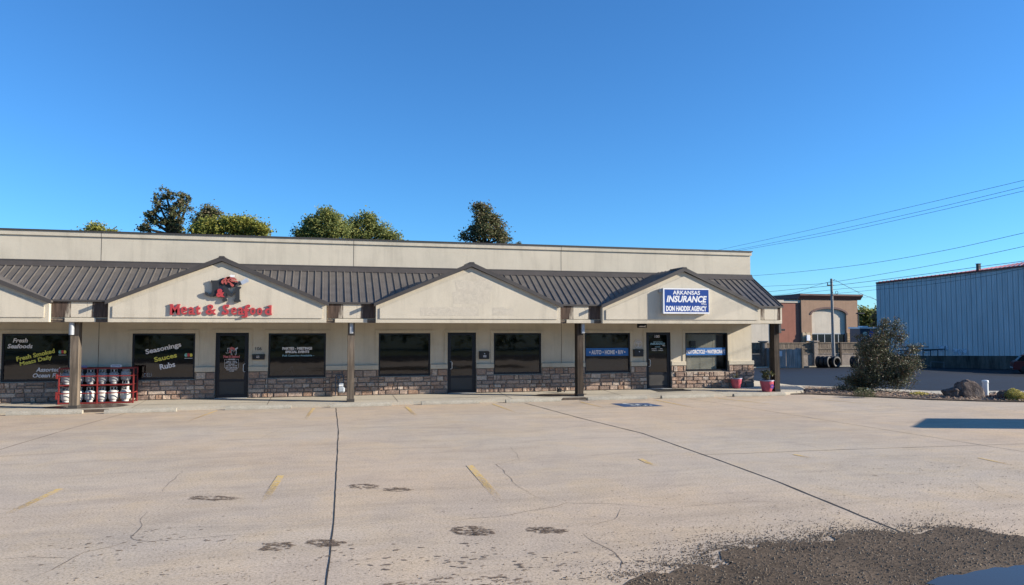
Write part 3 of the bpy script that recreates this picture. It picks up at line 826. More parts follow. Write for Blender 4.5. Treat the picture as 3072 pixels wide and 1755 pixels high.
# small oval emblem of coloured shapes
def oval_emblem(conv, cx, cy, w, parent):
    def disc(cx, cy, rx, ry, mat, n=14, off=.002):
        P = []
        for i in range(n):
            t = 2*math.pi*i/n; q = on_y(*conv(cx+rx*math.cos(t), cy-ry*math.sin(t)), GY); P.append(q)
        MB().prism_y(P, GY-.001-off, GY-.0005).build('emblem', mat, parent)
    disc(cx-w*.30, cy, w*.22, w*.24, GREENV); disc(cx, cy-w*.02, w*.2, w*.22, REDV, off=.003); disc(cx+w*.30, cy, w*.2, w*.22, YELLOWV); disc(cx-.38*w, cy+.04*w, w*.10, w*.12, LTBLUE, off=.003)
    a = on_y(*conv(cx-w*.5, cy+w*.42), GY); c = on_y(*conv(cx+w*.5, cy+w*.36), GY)
    MB().box(a[0], c[0], GY-.003, GY-.001, a[1], c[1]).build('emblem', WHITEV, parent)
oval_emblem(z1p, 1435, 565, 200, w0); oval_emblem(z2p, 1505, 645, 205, w1)
def z3p(x, y): return (780+x/7.281, 1040+y/7.281)
T('PARTIES - MEETINGS', z3p, 815, 38, 650, 60, WHITEV, w2, 0, 0, .05); T('SPECIAL EVENTS', z3p, 815, 112, 520, 55, WHITEV, w2, 0, 0, .05); T('Full Catering Available -', z3p, 838, 198, 690, 50, LTBLUE, w2, 0, 0, .02)
# blue bands with white words on the two office windows
def band(conv, x0, x1, y0, y1, parent, words, tx0, tx1, ty0, ty1):
    a = on_y(*conv(x0, y1), GY); c = on_y(*conv(x1, y0), GY)
    MB().box(a[0], c[0], GY-.003, GY-.001, a[1], c[1]).build('blue_band', BLUEV, parent)
    a = on_y(*conv(tx0, ty1), GY); c = on_y(*conv(tx1, ty0), GY)
    text_mesh(words, a[0], c[0], a[1], c[1], GY-.0035, WHITEV, 'lettering', parent, .0015, .035)
z4p = lambda x, y: (1480+x/2.648, 700+y/2.648)
z6p = lambda x, y: (2040+x/10.4, 980+y/10.4)
band(z4p, 735, 1075, 910, 975, w5, '\u2022 AUTO \u2022 HOME \u2022 R/V \u2022', 762, 1048, 926, 962)
band(z6p, 190, 1415, 655, 895, w6, 'MOTORCYCLE \u2022 WATERCRAFT', 205, 1400, 715, 845)
# blinds
def blinds(a, c, parent, z0=WB+.08, z1=WT-.06):
    b = MB(); z = z0
    while z < z1:
        b.add([(a,YW+.130,z),(c,YW+.130,z),(c,YW+.155,z+.036),(a,YW+.155,z+.036)], [(0,1,2,3)]); z += .042
    for x in (a+.12, (a+c)/2, c-.12): b.box(x-.004, x+.004, YW+.122, YW+.126, z0, z1)
    return b.build('blinds', BLIND, parent)
blinds(windows[5][0]+.06, windows[5][1]-.08, w5); blinds(windows[6][0]+.06, windows[6][0]+1.42, w6)
# things standing inside the party room window
o = MB(); 
def ip(px, py, y=YW+.5): q = on_y(px, py, y); return (q[0], y, q[1])
def leaning_panel(px0, px1, py0, py1):
    a = on_y(px0, py1, YW+.5); c = on_y(px1, py0, YW+.5)
    return MB().bbox(a[0], c[0], YW+.5, YW+.53, a[1], c[1], .005)
t_ = leaning_panel(898, 943, 1074, 1124).build('display_board', CARD, None, (-.4,YW+.5,.9)); tag(t_, 'olive board leaning inside the window with the party and catering lettering', 'board')
e_ = MB()
for seg in ([(846,1123),(876,1099)], [(851,1127),(876,1103)], [(876,1099),(887,1127)], [(872,1108),(880,1127)]):
    e_.tube([ip(*seg[0]), ip(*seg[1])], .012, 6)
t_ = e_.build('folding_easel', SILVER, None, (-.9,YW+.5,.8)); tag(t_, 'white metal folding easel frame standing inside the party room window', 'easel')
b = MB(); b.bbox(13.85,14.12,YW+.07,YW+.125,1.52,1.98,.02); t_ = b.build('neon_sign', BLACKM, None, (13.98,YW+.1,1.5)); tag(t_, 'small dark neon sign box hanging inside the right-hand office window', 'sign')
b = MB(); b.tube([(13.92,YW+.066,1.76),(13.97,YW+.066,1.765)], .006, 6); b.tube([(14.03,YW+.066,1.765),(14.08,YW+.066,1.76)], .006, 6)
o2 = b.build('tube', plain('green_tube', (.05,.6,.2), .3)); o2.parent = t_; o2.location = tuple(-Vector(t_['_o']))

# doors
def make_door(a, c, handle_left):
    b = MB(); y0, y1 = YW+.01, YW+.09; w = .05
    b.box(a, a+w, y0, y1, WZ, DT); b.box(c-w, c, y0, y1, WZ, DT); b.box(a+w, c-w, y0, y1, DT-w, DT)
    f = b.build('door_frame', DARKFRAME, bld)
    b = MB(); s = .075; A, Cc, B, Tt = a+w+.004, c-w-.004, WZ+.02, DT-w-.005; y0, y1 = YW+.025, YW+.075
    b.box(A, A+s, y0, y1, B, Tt); b.box(Cc-s, Cc, y0, y1, B, Tt); b.box(A+s, Cc-s, y0, y1, Tt-.045, Tt); b.box(A+s, Cc-s, y0, y1, B, B+.11)
    b.box(A+s, Cc-s, y0, y1, B+.52, B+.60)
    d = b.build('door', DARKFRAME, bld)
    p = MB(); p.box(A+s, Cc-s, YW+.047, YW+.053, B+.60, Tt-.045); p.build('glass', GLASS, d)
    p = MB(); p.box(A+s, Cc-s, YW+.040, YW+.058, B+.11, B+.52); p.build('kick_panel', KICK, d)
    p = MB(); hx = A+s*.7 if handle_left else Cc-s*.7; sg = 1 if handle_left else -1
    p.tube([(hx,y0,1.02),(hx+sg*.01,y0-.06,1.02),(hx+sg*.05,y0-.065,1.04),(hx+sg*.05,y0-.065,1.26),(hx+sg*.01,y0-.06,1.28),(hx,y0,1.28)], .011, 8)
    p.build('handle', SILVER, d)
    p = MB(); p.bbox(a+.02, c-.02, YW-.12, YW+.06, WZ+.0, WZ+.016, .004); p.build('threshold', GREYMETAL, d)
    return d
dr = [make_door(*doors[0], False), make_door(*doors[1], True), make_door(*doors[2], True)]
GY2 = YW+.0455
def TD(body, conv, x0, x1, y0, y1, mat, parent, bold=.03, shear=0, name='lettering', off=0):
    a = on_y(*conv(x0, y1), GY2); c = on_y(*conv(x1, y0), GY2)
    return text_mesh(body, a[0], c[0], a[1], c[1], GY2-off, mat, name, parent, .0015, bold, shear)
z7p = lambda x, y: (640+x/6.331, 980+y/6.331)
D = dr[0]
TD('J', z7p, 232, 318, 405, 505, WHITEV, D, .05); TD('J', z7p, 240, 312, 411, 499, BLACKL, D, .03, off=.002); TD('M', z7p, 335, 440, 440, 528, WHITEV, D, .06); TD('M', z7p, 343, 432, 448, 520, BLACKL, D, .03, off=.002)
TD('&', z7p, 298, 345, 445, 500, PINKV, D, .05, off=.003)
def zpoly(pts, conv, y, t, mat, name, parent):
    P = [on_y(*conv(*p), y) for p in pts]
    ar = sum(P[i][0]*P[(i+1)%len(P)][1]-P[(i+1)%len(P)][0]*P[i][1] for i in range(len(P)))
    if ar < 0: P = P[::-1]
    return MB().prism_y(P, y-t, y).build(name, mat, parent)
zpoly([(310,400),(350,385),(395,400),(420,430),(400,450),(360,430),(325,440)], z7p, GY2-.002, .002, PINKV, 'emblem', D)
zpoly([(405,425),(455,390),(470,405),(425,445)], z7p, GY2-.002, .002, SILVER, 'emblem', D)
TD('Meat & Seafood', z7p, 190, 500, 540, 595, PINKV, D, .05); TD('HOURS', z7p, 280, 415, 608, 632, WHITEV, D, .04)
for (s, y0, y1, x0, x1) in (('TUESDAY - FRIDAY',646,668,245,445),('10:00 AM - 5:30 PM',674,697,232,455),('SATURDAY',704,726,285,405),('9:00 AM - 4:00 PM',733,755,238,447),('501-268-6328',766,792,235,452),('SUNDAY & MONDAY',810,830,245,455),('CLOSED',834,854,305,395)):
    TD(s, z7p, x0, x1, y0, y1, WHITEV, D, .02)
b = MB(); q = [on_y(*z7p(*p), GY2) for p in ((215,620),(478,620),(478,775),(440,802),(250,802),(215,775))]
q3 = [(p[0], GY2-.001, p[1]) for p in q]
for i0, i1 in ((1,2),(2,3),(3,4),(4,5),(5,0)): b.tube([q3[i0], q3[i1]], .004, 5)
q4 = [on_y(*z7p(*p), GY2) for p in ((215,620),(270,620),(422,620),(478,620))]
b.tube([(q4[0][0],GY2-.001,q4[0][1]),(q4[1][0],GY2-.001,q4[1][1])], .004, 5); b.tube([(q4[2][0],GY2-.001,q4[2][1]),(q4[3][0],GY2-.001,q4[3][1])], .004, 5)
b.build('sign_outline', WHITEV, D)
z8p = lambda x, y: (1880+x/10.4, 960+y/10.4)
D = dr[2]
TD('100', z8p, 875, 1028, 470, 555, WHITEV, D, .01); TD('ARKANSAS', z8p, 822, 1115, 668, 702, LTBLUE, D, .03); TD('INSURANCE', z8p, 735, 1200, 712, 775, LTBLUE, D, .04, .25); TD('+Plus', z8p, 1110, 1200, 782, 815, WHITEV, D, .03)
TD('HOURS', z8p, 885, 1045, 822, 855, LTBLUE, D, .03); TD('MON.  -  FRI.', z8p, 780, 1130, 880, 915, WHITEV, D, .03); TD('9:00am - 5:00pm', z8p, 785, 1140, 936, 970, WHITEV, D, .03)
# ================================================================ CANOPY, ROOF, GABLES
YG = 23.60; YR = 23.76; EZ = 3.27; RZ = 4.47; XE = 16.58
GC = [-10.66, -2.95, 4.76, 12.47]; GH = 3.09; PK = 4.60
def roofz(y): return EZ + (y-(YR-.05))*(RZ-EZ)/(YW-(YR-.05))
# ribbed metal awning roof
b = MB(); ya, yb = YR-.05, YW
b.add([(X0,ya,EZ),(XE,ya,EZ),(XE,yb,RZ),(X0,yb,RZ)], [(0,1,2,3)]); b.add([(X0,ya,EZ-.03),(XE,ya,EZ-.03),(XE,yb,RZ-.05),(X0,yb,RZ-.05)], [(3,2,1,0)])
b.add([(X0,ya,EZ-.03),(XE,ya,EZ-.03),(XE,ya,EZ),(X0,ya,EZ)], [(0,1,2,3)]); b.add([(XE,ya,EZ-.03),(XE,yb,RZ-.05),(XE,yb,RZ),(XE,ya,EZ)], [(0,1,2,3)])
x = X0+.06; hh = .033
while x < XE-.02:
    w0_, w1_ = .018, .010
    z0 = EZ; z1 = RZ
    V = []
    for (y, z) in ((ya-.004, z0), (yb-.02, z1-.015)):
        V += [(x-w0_,y,z-.002),(x-w1_,y,z+hh),(x+w1_,y,z+hh),(x+w0_,y,z-.002)]
    b.add(V, [(0,1,2,3)[::-1],(0,4,5,1),(1,5,6,2),(2,6,7,3)])
    # low swage lines between the ribs
    for f in (.33, .67):
        xx = x+.2355*f
        if xx < XE-.03:
            V = []
            for (y, z) in ((ya, z0), (yb-.02, z1-.015)): V += [(xx-.010,y,z),(xx,y,z+.004),(xx+.010,y,z)]
            b.add(V, [(0,3,4,1),(1,4,5,2)])
    x += .2355
roof = b.build('awning_roof', ROOF, bld)
b = MB(); b.add([(X0,YW-.17,RZ-.085),(XE,YW-.17,RZ-.085),(XE,YW-.012,RZ+.09),(X0,YW-.012,RZ+.09),(X0,YW-.012,RZ-.1),(XE,YW-.012,RZ-.1)], [(0,1,2,3),(4,5,1,0)[::-1],(1,5,2)])
b.box(X0, XE, YW-.02, YW-.002, RZ+.05, RZ+.13)
b.build('wall_flashing', ROOF_TRIM, bld)
b = MB(); b.prism_x([(ya-.012,EZ-.045),(ya+.02,EZ-.045),(yb,RZ-.075),(yb,RZ+.035),(ya-.012,EZ+.03)], XE, XE+.02)
b.box(X0, XE, ya-.012, ya-.002, EZ-.045, EZ+.012)
b.build('edge_trim', ROOF_TRIM, bld)
# soffit, and closing wall at the right end
b = MB(); b.box(X0, XE-.12, YG+.15, YW-.001, 2.68, 2.72); b.build('soffit', TIMBER_W, bld)
b = MB(); b.prism_x([(YR+.02,2.63),(YW-.001,2.63),(YW-.001,RZ-.06),(YR+.02,EZ-.04)], XE-.12, XE)
b.build('canopy_end_wall', STUCCO, bld)
# recessed fascia pieces between the gables
ends = [(-20,0)]
gaps = [(GC[0]+GH, GC[1]-GH), (GC[1]+GH, GC[2]-GH), (GC[2]+GH, GC[3]-GH), (GC[3]+GH, XE)]
for i, (a, c) in enumerate(gaps):
    b = MB(); b.box(a-.02, c-(0 if i == 3 else -.02) - (.121 if i == 3 else 0), YR+.03, YR+.16, 2.70, EZ-.02)
    if i == 3: b.box(XE-.12, XE, YR+.015, YR+.0199, 2.70, EZ-.05)
    b.build('fascia', STUCCO_T, bld)
    p = MB(); m0 = .03; p.bbox(a+m0, c-m0-(.05 if i == 3 else 0), YR-.01, YR+.029, 2.77, EZ-.045, .008)
    p.build('stained_fascia_panel', STAIN, bld, ((a+c)/2, YR, 3.0))
    p = MB(); e = .30 if i < 3 else .03
    if i < 3: e = .36 if i == 0 else .26
    p.bbox(a+e, c-e, YR-.03, YR+.14, 2.63, 2.755, .010); p.build('fascia_band', STUCCO_T, bld)
    if i < 3:
        p = MB(); p.box(a+.01, a+e-.002, YR+.01, YR+.12, 2.63, 2.74); p.build('dark_blocking', DARKC, bld); p = MB(); p.box(c-e+.002, c-.01, YR+.01, YR+.12, 2.63, 2.74); p.build('dark_blocking', DARKC, bld)  # dark blocks fill both ends below the fascia panel
def gable(cx, i):
    a, c = cx-GH, cx+GH; zb = 2.63
    ze = 3.27; tk = .15
    g = MB(); 
    g.prism_y([(a,zb),(c,zb),(c,ze-.06),(cx,PK-.13),(a,ze-.06)], YG, YG+.12)
    g.box(a, a+.10, YG+.12, YR+.03, zb, ze-.08); g.box(c-.10, c, YG+.12, YR+.03, zb, ze-.08)
    gb = g.build('gable', STUCCO_T, bld)
    # proud field panel inside a plain border
    s = (PK-ze)/GH; 
    p = MB(); e = .12; f = .145
    zt_side = ze-.07 - f*1.08 + s*e
    p.prism_y([(a+e,zb+.135),(c-e,zb+.135),(c-e,zt_side),(cx,PK-.13-f*1.08),(a+e,zt_side)], YG-.026, YG-.001)
    p.build('gable_panel', STUCCO, gb)
    # dormer roof: two slopes from the ridge back to the wall
    r = MB(); yf = YG-.07; t = .05; ov = .06
    za = PK - s*(GH+ov)
    for sg in (-1, 1):
        xe = cx+sg*(GH+ov)
        V = [(cx,yf,PK),(xe,yf,za),(xe,YW-.02,za),(cx,YW-.02,PK),(cx,yf,PK-t),(xe,yf,za-t),(xe,YW-.02,za-t),(cx,YW-.02,PK-t)]
        Fs = [(0,3,2,1),(4,5,6,7),(0,1,5,4),(1,2,6,5),(3,7,6,2)]
        if sg < 0: Fs = [q[::-1] for q in Fs]
        r.add(V, Fs)
        # ribs running down the slope
        y = yf+.25
        while y < YW-.1:
            k = .022
            r.add([(cx,y-.02,PK+.001),(xe,y-.02,za+.001),(xe,y,za+k),(cx,y,PK+k),(xe,y+.02,za+.001),(cx,y+.02,PK+.001)],
                  [(0,1,2,3) if sg > 0 else (3,2,1,0), (3,2,4,5) if sg > 0 else (5,4,2,3)]); y += .30
    r.build('gable_roof', ROOF, gb)
    # rake trim: dark metal band along both slopes, folded at the ridge
    q = MB(); d = .125; w = GH+ov+.01
    q.prism_y([(cx,PK+.012-d),(cx+w,PK-s*w-d+.03),(cx+w,PK-s*w+.02),(cx,PK+.03),(cx-w,PK-s*w+.02),(cx-w,PK-s*w-d+.03)], YG-.10, YG-.075)
    q.prism_y([(cx-.10,PK-.02),(cx+.10,PK-.02),(cx+.07,PK+.035),(cx-.07,PK+.035)], YG-.11, YG+.9)
    q.build('rake_trim', ROOF_TRIM, gb)
    return gb
gab = [gable(cx, i) for i, cx in enumerate(GC)]
# pale ghost of a removed sign on the third gable
def ghostmat():
    m = NT('faded_stucco_patch'); m.set(.92, 0, .2); co = m.coord()
    fine = m.ramp(m.noise(55, co, 3, .6), [(.3, g3(.86)), (.7, g3(1.04))]); sw = m.ramp(m.noise(5, co, 4, .7, 1.5), [(.35, g3(.9)), (.65, g3(1.05))])
    m.col(m.mix(1, m.mix(1, (.565,.505,.405,1), fine, 'MULTIPLY'), sw, 'MULTIPLY')); m.bump(m.noise(30, co, 4, .7, 2), .7, .01); return m.mat
GH_M = ghostmat()
g5 = lambda x, y: (1040+x/2.648, 700+y/2.648)
YP = YG-.026
for pts in ([(860,372),(925,368),(1010,385),(1080,352),(1165,392),(1162,450),(1142,470),(1140,545),(1060,562),(850,558),(842,470),(872,462)], [(585,590),(1050,580),(1052,655),(585,655)], [(1160,592),(1240,585),(1275,600),(1324,590),(1324,650),(1160,652)]):
    zpoly(pts, g5, YP, .002, GH_M, 'faded_sign_patch', gab[2])
# posts
PX = [-6.99, .925, 8.69, 16.46]
for i, x in enumerate(PX):
    b = MB(); w, d = .105, .15; yc = 24.10; WP = wz(24.1)
    n = 12; V = []; 
    for k in range(n+1):
        z = WP + (2.68-WP)*k/n; j = noise.noise(Vector((x, z*2, 0)))*.006
        V += [(x-w+j,yc-d,z),(x+w+j,yc-d,z),(x+w+j,yc+d,z),(x-w+j,yc+d,z)]
    F = [(k*4+a, k*4+(a+1)%4, k*4+4+(a+1)%4, k*4+4+a) for k in range(n) for a in range(4)]
    b.add(V, F)
    p = b.build('post', TIMBER_W if i < 2 else TIMBER, bld, (x, yc, WP))
    for zz in (.9, 1.7): 
        q = MB(); q.box(x-w-.006, x-w*.3, yc-d-.006, yc-d+.001, zz, zz+.02)
    dsx = {0: x-.13, 1: x+.0, 2: x+.08, 3: x+.09}[i]
    q = MB()
    if i == 0: q.tube([(dsx+.06,yc-d-.075,2.66),(dsx+.06,yc-d-.075,2.26)], .07, 14)
    else: q.bbox(dsx-.06, dsx+.05, yc-d-.10, yc-d-.002, 2.28, 2.66, .01)
    q.build('downspout', GREYMETAL if i != 3 else ROOF_TRIM, p)
    q = MB(); q.box(x-w-.012, x+w+.012, yc-d-.012, yc+d+.012, WP-.01, WP+.09); q.build('post_base', BLACKM if i > 1 else plain('post_base_metal_%d' % i, (.05,.045,.04), .8), p)
# small floodlight on the last post
b = MB(); b.tube([(16.56,24.10,2.38),(16.72,24.10,2.40)], .02, 6); b.bbox(16.70,16.90,24.04,24.16,2.37,2.44,.015)
tag(b.build('flood_light', BLACKM, None, (16.6,24.1,2.38)), 'small flood light on an arm at the top of the far right post', 'light')

# ================================================================ SIGNS
YP2 = YG-.026
zs = lambda x, y: (480+x/6.708, 790+y/6.708)
sg = thing('channel_letter_sign', 'red raised letters reading Meat & Seafood under a black J&M emblem on the second gable', 'sign', (-2.95, YP2, 2.9))
def letter(ch, x0, x1, y0, y1, mat, front, back, bold, parent, name='letter', shear=0):
    a = on_y(*zs(x0, y1), YP2-front); c = on_y(*zs(x1, y0), YP2-front)
    return text_mesh(ch, a[0], c[0], a[1], c[1], YP2-back, mat, name, parent, front-back, bold, shear)
def slabs(quads, y0, y1, mat, parent, name='letter'):
    b = MB()
    for P in quads:
        Q = [on_y(*zs(*p), y0) for p in P]
        ar = sum(Q[i][0]*Q[(i+1)%len(Q)][1]-Q[(i+1)%len(Q)][0]*Q[i][1] for i in range(len(Q)))
        if ar < 0: Q = Q[::-1]
        b.prism_y(Q, y0, y1)
    return b.build(name, mat, parent)
fr, bk = .045, .003
for ch, x0, x1, y0, y1 in (('M',200,395,822,1030),('e',418,545,870,1030),('a',570,690,880,1030),('t',712,818,848,1028),('&',915,1135,828,1030),('S',1255,1385,828,1035),('e',1428,1545,885,1035),('a',1570,1680,885,1035),('f',1675,1815,830,1085),('o',1810,1925,890,1035),('o',1950,2060,890,1040),('d',2105,2245,845,1040)):
    L = letter(ch, x0, x1, y0, y1, REDL, fr, bk, .012 if ch in '&ea' else .028, sg)
    # slab serifs joined to the stems
    ser = {'M': [[(195,1008),(262,1008),(262,1034),(195,1034)],[(330,1008),(402,1008),(402,1034),(330,1034)],[(190,820),(262,820),(262,842),(190,842)],[(340,820),(408,820),(408,842),(340,842)]],
           't': [[(738,1006),(820,996),(800,1030),(748,1030)]], 'd': [[(2168,850),(2245,838),(2245,870),(2168,872)],[(2195,1020),(2252,1010),(2252,1040),(2195,1042)]],
           'f': [[(1650,1062),(1722,1066),(1708,1092),(1640,1094)]], 'S': [[(1240,985),(1275,985),(1275,1030),(1240,1028)],[(1360,835),(1390,832),(1390,880),(1362,872)]],
           'a': [[(x1-20,1008),(x1+10,1000),(x1+8,1034),(x1-20,1034)]]}.get(ch)
    if ser: slabs(ser, YP2-fr+.0015, YP2-bk-.002, REDL, L, 'serif')
# black J and M drawn as heavy slab-serif shapes
J = [[(1030,335),(1060,345),(1180,340),(1215,332),(1235,360),(1235,395),(1190,440),(1175,480),(1168,580),(1140,640),(1090,670),(1010,672),(920,640),(893,600),(915,572),(960,590),(985,625),(1030,610),(1050,560),(1050,440),(1045,390),(1020,370)]]
slabs(J, YP2-.075, YP2-.02, BLACKL, sg)
M_ = [[(1240,455),(1290,462),(1345,470),(1440,610),(1430,672),(1350,630),(1330,590),(1325,690),(1360,740),(1335,768),(1262,768),(1250,735),(1275,700),(1275,500)],
      [(1440,610),(1515,500),(1530,465),(1622,465),(1635,490),(1600,520),(1600,720),(1625,750),(1618,778),(1490,778),(1482,745),(1515,700),(1515,580),(1430,672)]]
slabs(M_, YP2-.075, YP2-.02, BLACKL, sg)
slabs([[(1175,460),(1420,470),(1345,690),(1180,690)]], YP2-.035, YP2-.019, plain('emblem_shade', (.14,.15,.17), .6), sg, 'emblem_shade')  # dark plates mostly stand for shade behind the letters and claws
slabs([[(1190,330),(1260,300),(1400,330),(1560,400),(1500,470),(1430,490),(1230,450),(1170,420)]], YP2-.05, YP2-.0205, BLACKL, sg, 'emblem_shade')
letter('&', 1130, 1300, 512, 680, REDL, .105, .076, .05, sg)
# red bunch of curved claws, white cap and a steel cleaver
RP = [[(1235,350),(1300,300),(1345,270),(1410,265),(1400,300),(1330,330),(1290,360),(1270,420),(1232,395)], [(1340,280),(1420,262),(1500,290),(1545,318),(1530,338),(1470,330),(1420,330),(1360,360)],
      [(1400,300),(1450,340),(1550,350),(1580,385),(1520,375),(1440,372),(1405,345)], [(1355,340),(1400,365),(1480,430),(1490,450),(1455,475),(1420,440),(1400,390),(1350,380)], [(1270,350),(1330,335),(1350,410),(1320,425),(1290,380)]]
slabs(RP, YP2-.10, YP2-.0755, plain('claw_red', (.55,.12,.10), .5, 0, .45, 30), sg, 'claw_cluster')
slabs([[(1400,240),(1430,228),(1500,236),(1500,275),(1450,280),(1410,268)]], YP2-.105, YP2-.0755, SIGNWHITE, sg, 'cap')
slabs([[(1618,365),(1738,298),(1760,305),(1790,362),(1780,372),(1650,432)]], YP2-.095, YP2-.07, SILVER, sg, 'cleaver_blade')
slabs([[(1568,385),(1612,368),(1648,425),(1590,450)]], YP2-.10, YP2-.068, BLACKL, sg, 'cleaver_handle')

# insurance box sign
zi = lambda x, y: (1900+x/2.912, 750+y/2.912)
a = on_y(*zi(262,556), YP2-.17); c = on_y(*zi(662,338), YP2-.17)
sb = MB(); sb.bbox(a[0]-.0, c[0], YP2-.165, YP2-.03, a[1], c[1], .012)
s2 = sb.build('box_sign', SILVER, None, ((a[0]+c[0])/2, YP2, a[1])); tag(s2, 'blue and white box sign for an insurance agency on the right-hand gable', 'sign')
q = MB(); i1 = on_y(*zi(272,542), YP2-.168); i2 = on_y(*zi(656,349), YP2-.168)
q.box(i1[0], i2[0], YP2-.170, YP2-.1655, i1[1], i2[1]); q.build('sign_face', SIGNBLUE, s2)
q = MB(); fwid = .028
q.box(a[0]+.002, i1[0], YP2-.176, YP2-.166, a[1]+.002, c[1]-.002); q.box(i2[0], c[0]-.002, YP2-.176, YP2-.166, a[1]+.002, c[1]-.002); q.box(i1[0], i2[0], YP2-.176, YP2-.166, a[1]+.002, i1[1]); q.box(i1[0], i2[0], YP2-.176, YP2-.166, i2[1], c[1]-.002)
q.build('sign_frame', SIGNWHITE, s2)
q = MB(); q.bbox(a[0]-.10, a[0]-.01, YP2-.12, YP2-.01, c[1]-.16, c[1]-.02, .01); q.build('junction_box', GREYMETAL, s2)
def TS(body, x0, x1, y0, y1, bold=.03, shear=0, mat=SIGNWHITE):
    a = on_y(*zi(x0, y1), YP2-.17); c = on_y(*zi(x1, y0), YP2-.17)
    return text_mesh(body, a[0], c[0], a[1], c[1], YP2-.1705, mat, 'lettering', s2, .002, bold, shear)
for (s, x0, x1, y0, y1, bo, sh) in (('ARKANSAS',345,582,357,389,.022,0),('INSURANCE',290,642,402,456,.035,.22),('+Plus',590,638,462,480,.01,.1),('DON HADDIX AGENCY',286,640,490,534,.05,0)):
    TS(s, x0, x1, y0, y1, bo, sh)
# serif feet on the two upper lines
def serif_line(x0, x1, ys, n, mat=SIGNWHITE):
    b = MB()
    for i in range(n):
        u = x0+(x1-x0)*(i+.5)/n
        for yy in ys:
            a = on_y(*zi(u-9, yy+1.6), YP2-.17); c = on_y(*zi(u+9, yy-1.6), YP2-.17); b.box(a[0], c[0], YP2-.1725, YP2-.1705, a[1], c[1])
    b.build('lettering', mat, s2)
# 102 / 106 / 100 mailboxes, numbers, plaque and hanging sign
def mailbox(px0, px1, py0, py1, label, txt=None, knob=False):
    a = on_y(px0, py1, YW-.13); c = on_y(px1, py0, YW-.13)
    b = MB(); b.bbox(a[0], c[0], YW-.13, YW-.002, a[1], c[1]-.03, .008)
    o = b.build('mailbox', BLACKM, None, ((a[0]+c[0])/2, YW, a[1])); tag(o, label, 'mailbox', 'wall mailboxes')
    l = MB(); l.prism_x([(YW-.14,c[1]-.035),(YW-.001,c[1]-.028),(YW-.001,c[1]+.015),(YW-.14,c[1]-.02)], a[0]-.006, c[0]+.006); l.build('lid', BLACKM, o)
    if txt:
        for (s, x0, x1, y0, y1) in txt:
            p = on_y(x0, y1, YW-.131); q = on_y(x1, y0, YW-.131)
            text_mesh(s, p[0], q[0], p[1], q[1], YW-.131, WHITEV, 'lettering', o, .001, .03)
    if knob:
        p = on_y(*knob, YW-.131); MB().lathe([(.018,0),(.018,.004),(.0,.006)], (p[0], YW-.131, p[1]), 10, Matrix.Rotation(R(90), 3, 'X')).build('lock', SILVER, o)
mailbox(756.5, 794, 1064, 1079, 'wide low black mailbox under the house number 106', [('106',769,778,1066,1069.5),('Mail',769,778,1070.5,1074)])
mailbox(1438.5, 1468, 1055, 1077.5, 'square black mailbox marked 102 between the middle door and window', [('102',1450,1459,1065.5,1072)], (1454, 1061))
mailbox(1902.8, 1930.8, 1048.5, 1069.8, 'plain black mailbox under the round tree plaque', None, (1918.3, 1055))
p = on_y(766, 1051, YW-.002); q = on_y(785, 1041, YW-.002)
o = text_mesh('106', p[0], q[0], p[1], q[1], YW-.001, BLACKM, 'house_number', None, .008, .01, origin=((p[0]+q[0])/2, YW, p[1])); tag(o, 'black house number 106 on the wall above the low mailbox', 'house number')
cp = on_y(1914.4, 1031.6, YW-.01); rad = .155
o = thing('tree_plaque', 'round pale metal tree plaque on the wall left of the door numbered 100', 'wall plaque', (cp[0], YW-.01, cp[1]))
b = MB(); N = 28
ring = [(cp[0]+rad*math.cos(2*math.pi*i/N), YW-.014, cp[1]+rad*math.sin(2*math.pi*i/N)) for i in range(N+1)]
b.tube(ring, .009, 6, False); b.build('ring', WHITEV, o)
b = MB(); rr = random.Random(3)
b.tube([(cp[0],YW-.014,cp[1]-.10),(cp[0]+.004,YW-.014,cp[1]-.02),(cp[0],YW-.014,cp[1]+.03)], [.018,.011,.007], 6)
for k in range(5): b.tube([(cp[0],YW-.014,cp[1]-.085),(cp[0]+(k-2)*.035,YW-.014,cp[1]-.125)], .006, 5)
for k in range(11):
    an = R(15+k*15); L = rr.uniform(.10,.14); p0 = (cp[0], YW-.014, cp[1]-.01+rr.uniform(0,.03)); p1 = (cp[0]+L*.55*math.cos(an+.2), YW-.014, cp[1]+L*.55*math.sin(an+.2)); p2 = (cp[0]+L*math.cos(an), YW-.014, cp[1]+L*math.sin(an))
    b.tube([p0, p1, p2], .004, 5)
    for j in range(4): 
        r_ = rr.uniform(.5,1)*L; aa = an+rr.uniform(-.2,.2); c_ = (cp[0]+r_*math.cos(aa), YW-.014, cp[1]+r_*math.sin(aa)); b.tube([c_, (c_[0]+.014, YW-.016, c_[2]+.008)], .006, 4)
b.build('tree_figure', WHITEV, o)
a = on_y(1911.5, 983.6, YW-.5); c = on_y(1940, 971, YW-.5)
b = MB(); b.bbox(a[0], c[0], YW-.52, YW-.48, a[1], c[1], .004); o = b.build('hanging_sign', BLACKM, None, ((a[0]+c[0])/2, YW-.5, c[1])); tag(o, 'small black hanging sign with a white fish-like arrow under the awning', 'sign')
b = MB(); W = c[0]-a[0]; H = c[1]-a[1]; fx = lambda u: a[0]+W*u; fz = lambda v: a[1]+H*v
b.prism_y([(fx(.12),fz(.30)),(fx(.30),fz(.18)),(fx(.70),fz(.24)),(fx(.88),fz(.12)),(fx(.84),fz(.34)),(fx(.90),fz(.58)),(fx(.68),fz(.42)),(fx(.30),fz(.48))], YW-.523, YW-.5205); b.build('arrow', WHITEV, o)
b = MB(); b.tube([(fx(.2),YW-.5,c[1]),(fx(.2),YW-.5,2.69)], .004, 5); b.tube([(fx(.8),YW-.5,c[1]),(fx(.8),YW-.5,2.69)], .004, 5); b.build('hanger', BLACKM, o)

